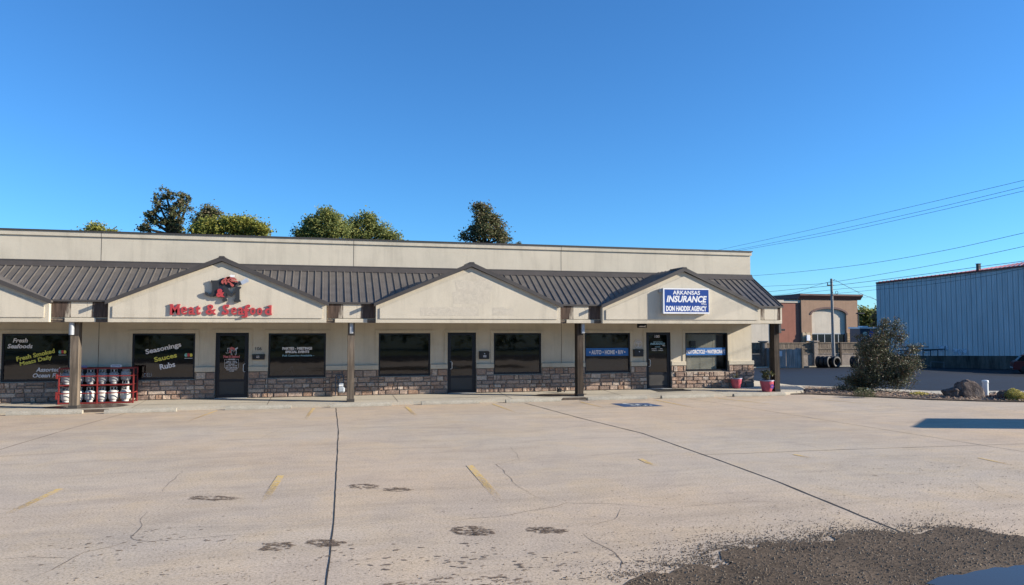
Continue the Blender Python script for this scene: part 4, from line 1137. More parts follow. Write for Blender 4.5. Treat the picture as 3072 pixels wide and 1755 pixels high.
# gas meter
mt = thing('gas_meter', 'grey gas meter with white tag on the stone base left of the second post', 'gas meter', (.55, YW-.2, WZ))
def mp(px, py, y): q = on_y(px, py, y); return (q[0], y, q[1])
b = MB(); y = YW-.26
b.tube([mp(1007,1187,y-.02), mp(1006,1130,y-.02), mp(1012,1124,y), mp(1020,1124,y)], .019, 8); b.tube([mp(1020,1124,y), mp(1026,1124,y), mp(1028,1130,y)], .026, 8)
b.tube([mp(996,1148,y+.1), mp(1006,1146,y)], .016, 8); b.tube([mp(1012,1140,y), mp(1016,1156,y)], .02, 8); b.tube([mp(1032,1126,y+.1), mp(1030,1142,y), mp(1030,1150,y)], .018, 8)
b.lathe([(.0,-.03),(.055,-.025),(.065,0),(.055,.025),(0,.03)], mp(1016,1132,y-.02), 12, Matrix.Rotation(R(90), 3, 'X'))
b.build('pipe', plain('dark_pipe', (.10,.11,.13), .5), mt)
c1 = mp(1024,1166,y-.03)
b = MB(); b.bbox(c1[0]-.115, c1[0]+.115, y-.12, y+.06, c1[2]-.13, c1[2]+.06, .045); b.bbox(c1[0]-.085, c1[0]+.06, y-.10, y+.05, c1[2]+.061, c1[2]+.20, .02); b.build('meter_body', plain('meter_grey', (.36,.40,.44), .5), mt, None, False)
b = MB(); b.box(c1[0]-.08, c1[0]+.03, y-.1035, y-.1005, c1[2]+.085, c1[2]+.14); b.build('tag', SIGNWHITE, mt)
# hose fittings by the third post
b = MB(); y = 25.2
b.tube([mp(1673,1176,y), mp(1673,1162,y)], .03, 8); b.bbox(mp(1670,0,y)[0], mp(1680,0,y)[0], y-.06, y+.05, .17, .30, .02); b.tube([mp(1674,1164,y), mp(1682,1171,y), mp(1690,1172,y)], .015, 7); b.tube([mp(1693,1176,y), mp(1693,1164,y)], .02, 8); b.tube([mp(1671,1160,y), mp(1671,1156.5,y)], .012, 6)
tag(b.build('hose_fitting', BLACKM, None, (7.9, y, WZ)), 'small black hose fittings standing on the walk left of the third post', 'hose fitting')
# door mat
b = MB(); b.add([(12.02,24.75,wz(24.75)+.012),(13.35,24.75,wz(24.75)+.012),(13.35,25.42,wz(25.42)+.012),(12.02,25.42,wz(25.42)+.012),(12.02,24.75,wz(24.75)),(13.35,24.75,wz(24.75))],[(0,1,2,3),(4,5,1,0)]); tag(b.build('door_mat', plain('mat_black', (.018,.018,.018), .95, 0, .3, 40), None, (12.6, 25.1, WZ)), 'black door mat on the walk at the door numbered 100', 'door mat')
b = MB(); b.bbox(-8.3, -7.1, 24.5, 25.0, WZ+.002, WZ+.014, .005)

# ---------------------------------------------------------------- gas cylinder cage
ca = (-7.69, 25.0); cb = (-5.63, 25.5); cz0, cz1 = .14, 1.24
cage = thing('cylinder_cage', 'red angle-iron cage holding two rows of gas cylinders behind the leftmost post', 'cage', (-6.66, 25.25, .14))
b = MB(); s = .035; ys0, ys1 = ca[1], cb[1]; xa, xb = ca[0], cb[0]; xm = (xa+xb)/2+.02
for x in (xa, xm, xb):
    for y in (ys0, ys1): b = MB(); b.box(x-s/2, x+s/2, y-s/2, y+s/2, cz0, cz1); b.build('upright', REDPAINT, cage)
for z in (cz1-.02, .715, .17):
    for y in (ys0, ys1): b = MB(); b.box(xa+s/2, xb-s/2, y-s/2+.003, y+s/2-.003, z-s/2, z+s/2); b.build('rail', REDPAINT, cage)
for z in (.99, .47): b = MB(); b.box(xa-.06, xb+.02, ys0-s/2-.012, ys0-s/2-.001, z-.016, z+.016); b.build('retaining_bar', REDPAINT, cage)
for z in (.99, .47, cz1-.02):
    for xq in (xa, xb): b = MB(); b.box(xq-.01, xq+.01, ys0+s/2, ys1-s/2, z-.014, z+.014); b.build('rail', REDPAINT, cage)
SHR = plain('shelf_red', (.12,.03,.025), .7)
for zq in (.722, .177): b = MB(); b.box(xa+.01, xb-.01, ys0+.019, ys1-.019, zq, zq+.01); b.build('shelf', SHR, cage)
b = MB(); b.box(xa, xb, ys1+.02, ys1+.03, .25, cz1); b.build('back_panel', plain('cage_back', (.035,.03,.03), .8), cage)
for z0_, z1_ in ((.30,.52), (.92,1.08)): b = MB(); b.box(xa-.075, xa-.03, ys0-.05, ys0-.02, z0_, z1_); b.build('latch', REDPAINT, cage)
q1 = on_y(332.5, 1100.6, 25.3); q2 = on_y(365, 1093.5, 25.3)
b = MB(); b.box(q1[0], q2[0], 25.28, 25.3, 1.24, 1.32); b.build('notice', SIGNWHITE, cage)
b = MB(); b.box(q1[0]+.03, q2[0]-.03, 25.277, 25.279, 1.27, 1.29); b.build('notice_print', SIGNBLUE, cage)
q1 = on_y(241, 1101, 25.3); q2 = on_y(262, 1096, 25.3)
b = MB(); b.box(q1[0], q2[0], 25.28, 25.3, 1.24, 1.30); b.build('notice', plain('notice_purple', (.25,.22,.4), .6), cage)
def make_tank(mat):
    t = bpy.data.objects.new('gas_cylinder', None); C.objects.link(t); t['_o'] = (0,0,0); t.empty_display_size = .1
    b = MB(); r = .147
    b.lathe([(0,.035),(.06,.038),(.11,.055),(.14,.085),(r,.12),(r,.205),(r+.002,.21),(r,.215),(r,.28),(.142,.315),(.115,.345),(.07,.366),(.03,.372),(0,.373)], (0,0,0), 22)
    b.build('body', mat, t, None, True)
    b = MB(); b.lathe([(.095,0),(.100,0),(.100,.06),(.095,.06)], (0,0,0), 20, None, False); b.build('foot_ring', mat, t, None, True)
    b = MB(); 
    for a0, a1 in ((R(-42), R(42)), (R(138), R(222))):
        n = 8; V = []
        for i in range(n+1):
            a = a0+(a1-a0)*i/n
            V += [(.10*math.cos(a),.10*math.sin(a),.34),(.10*math.cos(a),.10*math.sin(a),.455),(.093*math.cos(a),.093*math.sin(a),.455),(.093*math.cos(a),.093*math.sin(a),.34)]
        F = []
        for i in range(n):
            for k in range(4): F.append((i*4+k, i*4+4+k, i*4+4+(k+1)%4, i*4+(k+1)%4))
        F += [(0,1,2,3), (n*4+3,n*4+2,n*4+1,n*4)]; b.add(V, F)
    n = 20; ringp = [(.097*math.cos(2*math.pi*i/n), .097*math.sin(2*math.pi*i/n), .455) for i in range(n+1)]; b.tube(ringp, .007, 5, False)
    b.build('collar', mat, t)
    b = MB(); b.tube([(0,0,.37),(0,0,.42)], .016, 8); b.tube([(0,0,.40),(0,-.06,.40)], .014, 8); b.lathe([(.0,.42),(.03,.42),(.03,.435),(0,.435)], (0,0,0), 8); b.build('valve', SILVER, t)
    return t
tk0 = make_tank(TANKG); tk1 = make_tank(TANKW)
ord_ = ['leftmost','second from the left','third from the left','fourth from the left','fifth from the left','rightmost']
xs = [-7.54, -7.21, -6.885, -6.555, -6.23, -5.90]
for i, x in enumerate(xs):
    for row in (0, 1):
        src = tk0 if row else tk1
        first = (i == 0)
        o = src if first else copy_tree(src)
        inv = (row == 1 and i == 5)
        o.location = (x, 25.20 + (.02 if i % 2 else 0), .733 if row else .188)
        o.rotation_euler = (0, 0, R((-14, 9, 17, -8, 12, -16)[i]))
        if inv: o.location.z = .733+.455; o.rotation_euler = (R(180), 0, 0)
        o['label'] = ('gas cylinder %s in the %s row of the red cage%s' % (ord_[i], 'upper' if row else 'lower', ', standing upside down' if inv else ''))
        o['category'] = 'gas cylinder'; o['group'] = 'gas cylinders in the red cage'
# flower pots
def leafball(b, c, rad, n, size, rr, squash=1, up=.3):
    for i in range(n):
        a = rr.uniform(0, 6.283); zz = rr.uniform(-1, 1); q = rr.random()**(1/2.2); s = math.sqrt(1-zz*zz)
        p = Vector((c[0]+rad*q*s*math.cos(a), c[1]+rad*q*s*math.sin(a), c[2]+rad*squash*q*zz))
        leaf(b, p, size*rr.uniform(.6,1.3), rr)
def leaf(b, p, s, rr):
    u = Vector((rr.gauss(0,1), rr.gauss(0,1), rr.gauss(0,1))).normalized(); w = u.cross(Vector((rr.gauss(0,1), rr.gauss(0,1), rr.gauss(0,1)))).normalized()
    b.add([p-u*s*.5, p+w*s*.28, p+u*s*.5, p-w*s*.28], [(0,1,2,3)])
def flowerpot(x, y, h, r, label, seed, lush):
    rr = random.Random(seed); WZ = wz(y)
    t = thing('flower_pot', label, 'flower pot', (x, y, WZ), 'pink flower pots by the right-hand window')
    b = MB(); b.lathe([(0,0),(r*.62,0),(r*.66,.02),(r*.78,h*.25),(r*.93,h*.62),(r*.98,h*.86),(r*.97,h*.93),(r*.85,h*.93),(r*.84,h*.80),(0,h*.80)], (x,y,WZ+.002), 28); b.build('pot', POTPINK, t, None, True)
    b = MB(); n = 28; b.tube([(x+r*.96*math.cos(2*math.pi*i/n), y+r*.96*math.sin(2*math.pi*i/n), WZ+h*.955) for i in range(n+1)], .024, 8, False); b.build('rim', POTRIM, t, None, True)
    b = MB(); b.lathe([(0,h*.84),(r*.84,h*.83),(r*.84,h*.81),(0,h*.81)], (x,y,WZ), 20); b.build('soil', SOIL, t)
    if lush: 
        b = MB(); b.add([(x+.08+.055*math.cos(a)*1.0, y-r*.965-.004+.0, WZ+h*.45+.10*math.sin(a)) for a in [i*math.pi/6 for i in range(12)]], [tuple(range(12))])
        b = MB(); 
        for k in range(5): 
            a = k*1.2566; b.add([(x+.06+.05*math.cos(a)+.035*math.cos(q), y-math.sqrt(max(r*r*.78-(.06)**2,.01))-.03, WZ+h*.48+.06*math.sin(a)+.035*math.sin(q)) for q in [i*math.pi/4 for i in range(8)]], [tuple(range(8))])
        b.build('painted_flower', plain('flower_purple', (.12,.06,.28), .4), t)
    pl = thing('potted_plant', ('bushy yellow-green plant growing in the nearer pink pot by the far right post' if lush else 'sparse spiky plant growing in the small pink pot against the stone wall'), 'potted plant', (x, y, WZ+h*.8))
    b = MB(); st = MB()
    if lush:
        for k in range(26):
            a = rr.uniform(0, 6.283); L = rr.uniform(.18,.42); tilt = rr.uniform(.1,.9)
            tip = Vector((x+math.cos(a)*L*math.sin(tilt), y+math.sin(a)*L*math.sin(tilt), WZ+h*.85+L*math.cos(tilt)))
            st.tube([(x+rr.uniform(-.05,.05), y+rr.uniform(-.05,.05), WZ+h*.8), tuple(tip)], .005, 4)
            leafball(b, tip, .075, 26, .06, rr)
    else:
        for k in range(34):
            a = rr.uniform(0, 6.283); L = rr.uniform(.16,.34); tl = rr.uniform(.2,1.15)
            d = Vector((math.cos(a)*math.sin(tl), math.sin(a)*math.sin(tl), math.cos(tl))); q = d.cross(Vector((0,0,1))).normalized()*.014
            o_ = Vector((x, y, WZ+h*.82)); m1 = o_+d*L*.6; m2 = o_+d*L - Vector((0,0,L*.2*math.sin(tl)))
            b.add([o_-q*.6, o_+q*.6, m1+q, m1-q, m2], [(0,1,2,3),(3,2,4)])
        st.tube([(x,y,WZ+h*.8),(x,y,WZ+h*.92)], .02, 6)
    b.build('leaves', LEAF_P, pl); st.build('stem', BARK, pl)
flowerpot(16.09, 24.08, .43, .255, 'larger pink flower pot with a painted flower beside the far right post', 5, True)
flowerpot(15.56, 25.30, .40, .215, 'smaller pink flower pot against the stone wall under the right-hand window edge', 6, False)
# ================================================================ PLANTS AND ROCKS IN THE BED
def tree(name, label, base, blobs, leafmat, nleaf, size, seed, group=None, cat='tree', cl=0.55, trunk_r=.22, twig=True, density_pow=.35, per=26, forks=None):
    """blobs: (centre, rx, ry, rz). leaves gather in clumps near the blob surfaces; limbs run to the clumps"""
    rr = random.Random(seed); r_ = np.random.default_rng(seed)
    t = thing(name, label, cat, base, group)
    base = Vector(base)
    extra = []; nb0 = len(blobs)
    for bl in blobs:
        for _ in range(5):
            a = rr.uniform(0, 6.283); zz = rr.uniform(-.5, 1); s_ = math.sqrt(1-zz*zz); f_ = rr.uniform(.22,.42); c_ = bl[0]
            extra.append(((c_[0]+bl[1]*1.02*s_*math.cos(a), c_[1]+bl[2]*1.02*s_*math.sin(a), c_[2]+bl[3]*1.05*zz), bl[1]*f_, bl[2]*f_, bl[3]*f_))
    blobs = list(blobs) + extra
    vol = [(bl[1]*bl[2]*bl[3])**.85 for bl in blobs]; tot = sum(vol)
    b = MB(); st = MB(); top = max(bl[0][2] for bl in blobs); mid = sum((Vector(bl[0])*v for bl, v in zip(blobs, vol)), Vector())/tot
    crown_base = min(bl[0][2]-bl[3] for bl in blobs)
    hub = Vector((base.x*.6+mid.x*.4, base.y*.6+mid.y*.4, max(crown_base, base.z+.3*(mid.z-base.z))))
    if trunk_r > 0: st.tube([tuple(base), tuple(base.lerp(hub, .5)+Vector((rr.uniform(-.1,.1)*trunk_r*5, 0, 0))), tuple(hub)], [trunk_r, trunk_r*.8, trunk_r*.62], 9)
    verts = []; 
    for i_b, (bl, v) in enumerate(zip(blobs, vol)):
        c = Vector(bl[0]); n = max(2, int(nleaf*(v/tot)/per)); 
        nodes = []
        if trunk_r > 0: 
            if i_b >= nb0: kk = min(range(nb0), key=lambda j: (Vector(blobs[j][0])-c).length); st.tube([blobs[kk][0], tuple(c)], [trunk_r*.14, trunk_r*.05], 4, False)
            k1 = hub.lerp(c, .6)+Vector((rr.uniform(-.3,.3)*bl[1], rr.uniform(-.2,.2)*bl[2], 0))
            if i_b < nb0: st.tube([tuple(hub), tuple(k1), tuple(c)], [trunk_r*.55, trunk_r*.38, trunk_r*.24], 7)
        for i in range(n):
            a = rr.uniform(0, 6.283); zz = rr.uniform(-1, 1); s = math.sqrt(1-zz*zz); q = rr.random()**density_pow
            p = c + Vector((bl[1]*q*s*math.cos(a), bl[2]*q*s*math.sin(a), bl[3]*q*zz))
            p += Vector(noise.noise_vector(p*.9))*cl*.6
            nodes.append(p)
            k = int(per*rr.uniform(.5, 1.5)); sp = cl*rr.uniform(.6, 1.2)
            pts = r_.normal(0, 1, (k, 3))*np.array([sp*.5, sp*.5, sp*.36]) + np.array(p[:])
            verts.append(pts)
        if twig and trunk_r > 0:
            for p in nodes[::3]:
                m1 = c.lerp(p, .5)+Vector((0,0,-.1*bl[3])); st.tube([tuple(c), tuple(m1), tuple(p)], [trunk_r*.16, trunk_r*.10, trunk_r*.04], 4, False)
    P = np.concatenate(verts); N = len(P)
    u = r_.normal(0,1,(N,3)); u[:,2] *= .6; u /= np.linalg.norm(u,axis=1)[:,None]
    w = np.cross(u, r_.normal(0,1,(N,3))); w /= np.linalg.norm(w,axis=1)[:,None]
    s = size*r_.uniform(.6,1.4,(N,1))
    Vv = np.stack([P-u*s*.5, P+w*s*.32, P+u*s*.5, P-w*s*.32], 1).reshape(-1,3)
    ids = np.arange(N*4).reshape(-1,4)
    npmesh('crown' if cat == 'tree' else 'foliage', [tuple(v) for v in Vv.tolist()], [tuple(f) for f in ids.tolist()], leafmat, t)
    if trunk_r > 0: st.build('trunk' if cat == 'tree' else 'stem', BARK, t, None, True)
    return t
def W(px, py, y): q = on_y(px, py, y); return (q[0], y, q[1])
def blob_px(px, py, rx, ry, y):
    a = W(px, py, y); k = (W(px+rx, py, y)[0]-W(px-rx, py, y)[0])/2; h = (W(px, py-ry, y)[2]-W(px, py+ry, y)[2])/2
    return (a, k, k*.9, h)
# bush
d0 = 28.4
def Bp(px, py, rx, ry, dd=0):
    p = at_dist(px, py, d0+dd); m = (d0+dd)/FOC; return ((p.x, p.y, p.z), rx*m, rx*m*.9, ry*m)
tree('bush', 'large loose dark green shrub with reddish tips in the planting bed by the asphalt', (20.35, 24.1, .04),
     [Bp(2650,1110,72,64), Bp(2640,1040,52,56), Bp(2650,995,28,30), Bp(2700,1125,44,50,-.3), Bp(2590,1130,44,46,.3), Bp(2600,1060,36,40,.2), Bp(2722,1070,24,36), Bp(2735,1090,28,22), Bp(2565,1150,34,16,.3), Bp(2550,1165,36,10,-.2), Bp(2700,1010,22,30), Bp(2652,968,13,16), Bp(2540,1140,20,10), Bp(2750,1045,16,14), Bp(2690,975,12,16), Bp(2585,1020,16,22)],
     LEAF_B, 40000, .052, 21, None, 'shrub', .17, .045, True, .45, 20)
# low tufts
def tuft(name, label, c, n, rad, h, mat, seed, cat='plant', size=.05):
    rr = random.Random(seed); b = MB(); 
    for i in range(n):
        a = rr.uniform(0,6.283); q = math.sqrt(rr.random())*rad
        x, y = c[0]+q*math.cos(a), c[1]+q*math.sin(a); hh = h*rr.uniform(.3,1)*(1-.5*q/rad)
        leaf(b, Vector((x, y, c[2]+hh)), size*rr.uniform(.6,1.4), rr)
        if i % 3 == 0:
            q2 = Vector((rr.uniform(-1,1), rr.uniform(-1,1), 0)).normalized()*.006
            b.add([(x-q2.x,y-q2.y,c[2]),(x+q2.x,y+q2.y,c[2]),(x+rr.uniform(-.05,.05),y,c[2]+hh)], [(0,1,2)])
    o = b.build(name, mat, None, c); tag(o, label, cat); return o
q = on_z(2628,1188,.04); tuft('ground_plant', 'low yellow-green plant at the foot of the big shrub, on its left', (q[0]-.5,q[1],.04), 500, .38, .38, LEAF_P, 3)
q = on_z(2756,1185,.04); tuft('dry_grass_tuft', 'small dry yellowish tuft right of the big shrub', (q[0],q[1],.04), 340, .32, .14, LEAF_YS, 4)
q = on_z(3008,1198,.04); tuft('red_plant', 'little red-leaved plant between the white pipe and the golden shrub', (q[0],q[1],.04), 260, .16, .16, LEAF_R, 5, size=.04)
q = on_z(3046,1200,.04); tuft('golden_shrub', 'rounded golden yellow shrub at the right end of the planting bed', (q[0]+.1,q[1]+.15,.04), 2300, .36, .42, LEAF_YS, 6, 'shrub', .05)
tuft('low_plant', 'low dark purple ground plant right of the white pipe post', (on_z(2985,1194,.04)[0], on_z(2985,1194,.04)[1], .04), 300, .28, .12, plain('leaf_purple', (.06,.03,.04), .8), 9, size=.05)
# boulders
def boulder(label, c, s, seed, tilt=0, cuts=()):
    n1, n2 = 30, 18; V = []; F = []
    M = Matrix.Rotation(tilt, 3, 'Y')
    for j in range(n2+1):
        ph = math.pi*j/n2
        for i in range(n1):
            th = 2*math.pi*i/n1
            p = Vector((math.sin(ph)*math.cos(th), math.sin(ph)*math.sin(th), math.cos(ph)))
            # squarish
            p = Vector([math.copysign(abs(k)**.6, k) for k in p])
            k = 1 + .28*noise.noise(p*1.3+Vector((seed,0,0))) + .12*noise.noise(p*3.3+Vector((0,seed,0))) + .05*noise.noise(p*8)
            p = Vector((p.x*s[0]*k, p.y*s[1]*k, p.z*s[2]*k))
            for (nrm, dd) in cuts:
                nv = Vector(nrm).normalized(); e = p.dot(nv)-dd
                if e > 0: p -= nv*e*.9
            p = M @ p
            V.append((c[0]+p.x, c[1]+p.y, max(c[2]+p.z, -.02)))
    for j in range(n2):
        for i in range(n1): F.append((j*n1+i, (j+1)*n1+i, (j+1)*n1+(i+1)%n1, j*n1+(i+1)%n1))
    o = npmesh('boulder', V, F, ROCK, None, (c[0], c[1], 0)); tag(o, label, 'boulder'); 
    return o
def bz(px0, px1, pyb, pyt):
    q = on_z((px0+px1)/2, pyb, .03); d = q[0]*math.sin(YAW)+q[1]*math.cos(YAW); w = (px1-px0)*d/FOC; h = (pyb-pyt)*d/FOC
    return q, w, h
q, w, h = bz(2848, 2906, 1193, 1163); boulder('low rounded brown boulder left of the big split boulder', (q[0],q[1]+.15,h*.35), (w*.56,w*.42,h*.66), 3.1)
q, w, h = bz(2882, 2962, 1194, 1142); boulder('large dark split boulder leaning beside the white pipe post', (q[0],q[1]+.2,h*.42), (w*.46,w*.36,h*.56), 7.7, R(9), [((.75,-.1,.75), h*.52), ((-.3,-1,.15), w*.26)])
q, w, h = bz(3012, 3040, 1200, 1172); boulder('grey rock half covered by the golden shrub', (q[0],q[1]+.2,h*.4), (w*.6,w*.5,h*.62), 12.3)
# pipe post
q = on_z(2957,1188,.04); b = MB(); b.lathe([(.095,0),(.095,.47),(.107,.475),(.107,.53),(.10,.555),(.075,.567),(0,.57)], (q[0],q[1],.04), 24)
tag(b.build('pipe_post', plain('pipe_white', (.70,.72,.70), .35, 0, .08, 8), None, (q[0],q[1],.04)), 'white capped plastic pipe post standing between the big boulder and the red plant', 'pipe post')

# ================================================================ FENCE, ENCLOSURE, TYRES, POLE
YF = 49.6; GF = -.42
fxl = [W(px, 1080, YF)[0] for px in (2137, 2290, 2443, 2596)]
zt, zm, zl = 1.42, .93, .52
fn = thing('fence', 'brown board fence on a block retaining wall with block piers across the alley', 'fence', ((fxl[0]+fxl[-1])/2, YF, GF))
b = MB(); b.box(fxl[0]-3, fxl[-1]+2.2, YF-.1, YF+.1, GF-.5, zl-.02); b.build('retaining_wall', BLOCKM, fn)
b = MB(); b.box(fxl[0]-3, fxl[-1]+2, YF-.14, YF+.14, zl-.02, zl+.03); b.build('wall_cap', BLOCKM, fn)
for x in fxl:
    b = MB(); b.box(x-.17, x+.17, YF-.26, YF+.22, GF-.4, zt+.04); p = b.build('pier', BLOCKM, fn)
    b = MB(); b.bbox(x-.26, x+.26, YF-.34, YF+.3, zt+.04, zt+.14, .02); b.build('pier_cap', BLOCKM, p)
rr = random.Random(9)
xs2 = [fxl[0]-3.9] + fxl + [fxl[-1]+2.4]
for a, c in zip(xs2[:-1], xs2[1:]):
    b = MB(); x = a+.19
    while x < c-.2:
        w_ = .135; dz = rr.uniform(-.03,.03); b.box(x, x+w_, YF-.035-rr.uniform(0,.012), YF, zl+.06, zt+dz-.05); x += .15
    o = b.build('board_panel', FENCEW, fn)
    b = MB(); 
    for z in (zt-.03, zm, zl+.10): b.box(a+.18, c-.18, YF-.085, YF-.05, z-.045, z+.045)
    b.build('fence_rail', FENCEW, fn)
b = MB(); x = W(2518,1080,YF)[0]; b.box(x-.07,x+.07,YF-.22,YF-.09,GF,zt-.02); b.build('fence_post', TIMBER, fn)
b = MB(); b.box(fxl[0]-3, fxl[-1]+2.4, YF-1.75, YF-1.55, GF-.3, GF+.10); struct(b.build('kerb', KERBC))
# enclosure with boarded gates
Rr = at_dist(2407, 1100, 54.0); dirv = Vector((-.90, .43, 0)).normalized()
L = 2.7
lo, hi = 1.0, 5.0
for _ in range(40):
    L = (lo+hi)/2; p = Rr + dirv*L; f = p.x*math.sin(YAW)+p.y*math.cos(YAW); r = p.x*math.cos(YAW)-p.y*math.sin(YAW)
    if CX+FOC*r/f > 2308: lo = L
    else: hi = L
nb = Vector((.43, .90, 0)).normalized()
en = thing('dumpster_enclosure', 'weathered grey boarded dumpster enclosure with a white notice in front of the fence', 'dumpster enclosure', (Rr.x, Rr.y, GF))
eh = .98; gb0 = GF+.03
def plank_run(P, D, Ln, z0, z1, seed, t=.03, w=.14):
    b = MB(); rr = random.Random(seed); s = 0; q = Vector((-D.y, D.x, 0))*t
    while s < Ln:
        a = P + D*s; c = P + D*min(s+w-.008, Ln); dz = rr.uniform(-.02,.02); off = q*rr.uniform(0,.4)
        b.add([(a.x+off.x,a.y+off.y,z0),(c.x+off.x,c.y+off.y,z0),(c.x+q.x,c.y+q.y,z0),(a.x+q.x,a.y+q.y,z0),(a.x+off.x,a.y+off.y,z1+dz),(c.x+off.x,c.y+off.y,z1+dz),(c.x+q.x,c.y+q.y,z1+dz),(a.x+q.x,a.y+q.y,z1+dz)],
              [(0,3,2,1),(4,5,6,7),(0,1,5,4),(1,2,6,5),(2,3,7,6),(3,0,4,7)]); s += w
    return b
RR = Vector((Rr.x, Rr.y, 0))
plank_run(RR, dirv, L*.5-.02, gb0, eh, 1).build('gate', GATEW, en); plank_run(RR+dirv*(L*.5+.02), dirv, L*.5-.02, gb0, eh-.02, 2).build('gate', GATEW, en)
plank_run(RR, nb, 2.4, gb0, eh+.05, 3).build('side_boards', GATEW, en); plank_run(RR+dirv*L, nb, 2.4, gb0, eh+.05, 4).build('side_boards', GATEW, en)
b = MB(); 
for s in (0, L): p = RR+dirv*s; b.box(p.x-.07, p.x+.07, p.y-.07, p.y+.07, gb0, eh+.10)
b.build('enclosure_post', TIMBER_W, en)
pn = RR + dirv*(L*.70) - nb*.05
c1_, c2_ = pn - dirv*.17, pn + dirv*.17
MB().add([(c2_.x,c2_.y,.46),(c1_.x,c1_.y,.46),(c1_.x,c1_.y,.84),(c2_.x,c2_.y,.84)], [(0,1,2,3)]).build('notice', plain('notice_white', (.6,.62,.66), .6), en)
# tyres
def tyre_mesh(b, c, Ro, wd, ang):
    prof = [(Ro*.52,-.30),(Ro*.62,-.48),(Ro*.85,-.5),(Ro*.96,-.40),(Ro,-.28),(Ro,.28),(Ro*.96,.40),(Ro*.85,.5),(Ro*.62,.48),(Ro*.52,.30),(Ro*.50,0)]
    n = 32; V = []; F = []; m = len(prof); M = Matrix.Rotation(ang, 3, 'Z')
    for i in range(n):
        t = 2*math.pi*i/n
        for j, (r, u) in enumerate(prof):
            rr_ = r*(1-.02*(i % 2) if 3 < j < 6 else 1); p = M @ Vector((u*wd, rr_*math.cos(t), rr_*math.sin(t))); V.append((c[0]+p.x, c[1]+p.y, c[2]+p.z))
    for i in range(n):
        for j in range(m): F.append((i*m+j, i*m+(j+1)%m, ((i+1)%n)*m+(j+1)%m, ((i+1)%n)*m+j))
    b.add(V, F)
def tyre(px, dist, off, ang, label, Ro=.44):
    p = at_dist(px, 1100, dist); b = MB(); a = Vector((math.cos(ang), math.sin(ang), 0))*off
    c = (p.x+a.x, p.y+a.y, GF+Ro)
    tyre_mesh(b, c, Ro, .30, ang); tag(b.build('tyre', TYREM, None, (c[0], c[1], GF), True), label, 'tyre', 'old tyres standing by the block wall')
an = R(-62)
tyre(2472, 54.6, .30, an, 'front tyre of the left bundle by the block wall, beside the boarded enclosure'); tyre(2472, 54.6, -.03, an, 'middle tyre of the left bundle by the block wall'); tyre(2472, 54.6, -.36, an, 'rear tyre of the left bundle by the block wall')
an = R(-80)
tyre(2502, 54.6, .16, an, 'front tyre of the pair at the foot of the utility pole'); tyre(2502, 54.6, -.17, an, 'rear tyre of the pair at the foot of the utility pole')
an = R(-60)
tyre(2568, 54.6, .16, an, 'front tyre of the bundle half hidden behind the big shrub'); tyre(2568, 54.6, -.17, an, 'rear tyre of the bundle half hidden behind the big shrub')
# utility pole
p = at_dist(2501.5, 1080, 55.6); ztop = at_dist(2500, 836, 55.6).z
po = thing('utility_pole', 'thin grey wooden utility pole rising behind the tyres in front of the arched building', 'utility pole', (p.x, p.y, GF))
b = MB(); b.tube([(p.x,p.y,GF-.3),(p.x-.06,p.y,ztop)], [.13,.085], 12); b.build('pole', plain('pole_grey', (.28,.27,.26), .8, 0, .3, 3), po)
b = MB(); b.box(p.x-.45, p.x+.08, p.y-.05, p.y+.03, ztop-.55, ztop-.47); b.tube([(p.x-.4,p.y,ztop-.47),(p.x-.4,p.y,ztop-.30)], .03, 6); b.tube([(p.x+.05,p.y-.06,ztop-.12),(p.x+.16,p.y-.06,ztop-.12)], .03, 6); b.build('bracket', BLACKM, po)
b = MB()
for k, (dx, dz, r_) in enumerate(((.55,-3.05,.10),(.62,-3.02,.07))):
    pass
c_ = at_dist(2510, 878, 55.5); b.tube([(c_.x+.12*math.cos(t/12*6.283), c_.y, c_.z+.12*math.sin(t/12*6.283)) for t in range(13)], .018, 5, False); b.build('wire_coil', BLACKM, po)
# power lines
WIREM = plain('wire_black', (.03,.03,.035), .5)
z9 = lambda x, y: (2200+x/2.923, 500+y/2.923)
def wire(label, pts, r=.02):
    r = r*.68
    P = [at_dist(*z9(x, y), d) for x, y, d in pts]; out = []
    if pts[-1][0] > 2800: e_ = P[-1]-P[-2]; P += [P[-1]+e_*2+Vector((0,0,.2)), P[-1]+e_*5+Vector((0,0,1.5))]
    n = len(P)
    for i in range(n-1):
        p0 = P[max(i-1,0)]; p1 = P[i]; p2 = P[i+1]; p3 = P[min(i+2,n-1)]
        for k in range(8):
            t = k/8; out.append(.5*((2*p1)+(-p0+p2)*t+(2*p0-5*p1+4*p2-p3)*t*t+(-p0+3*p1-3*p2+p3)*t**3))
    out.append(P[-1]); b = MB(); b.tube([tuple(q) for q in out], r, 5); m = out[len(out)//2]
    tag(b.build('power_line', WIREM, None, tuple(m)), label, 'power line', 'overhead wires right of the shops')
wire('highest overhead wire, climbing to the top right from behind the shop parapet', [(-300,765,75),(0,703,68),(830,520,55),(1660,328,46),(2490,133,40),(2900,33,37)], .017)
wire('second overhead wire, just under the highest one', [(-200,760,75),(60,722,68),(830,570,55),(1660,388,46),(2490,190,40),(2900,90,37)], .017)
wire('third overhead wire, the lower of the close pair', [(-200,775,75),(130,722,67),(830,597,55),(1660,418,46),(2490,226,40),(2900,128,37)], .017)
wire('lone overhead wire midway between the close wires and the warehouse roof', [(-100,975,70),(165,957,66),(600,920,58),(1200,848,50),(1850,735,44),(2490,594,39),(2900,498,36)], .019)
wire('overhead wire passing just above the top of the utility pole', [(0,1060,72),(245,1050,68),(560,1037,60),(830,1018,56),(1500,908,49),(2000,815,43),(2490,712,39),(2900,620,36)], .019)
wire('overhead wire crossing the utility pole and grazing the warehouse roof', [(0,1115,72),(300,1097,68),(580,1070,62),(880,1042,56),(1240,1000,52),(1700,940,48),(2200,872,44),(2490,835,41),(2900,775,39)], .022)
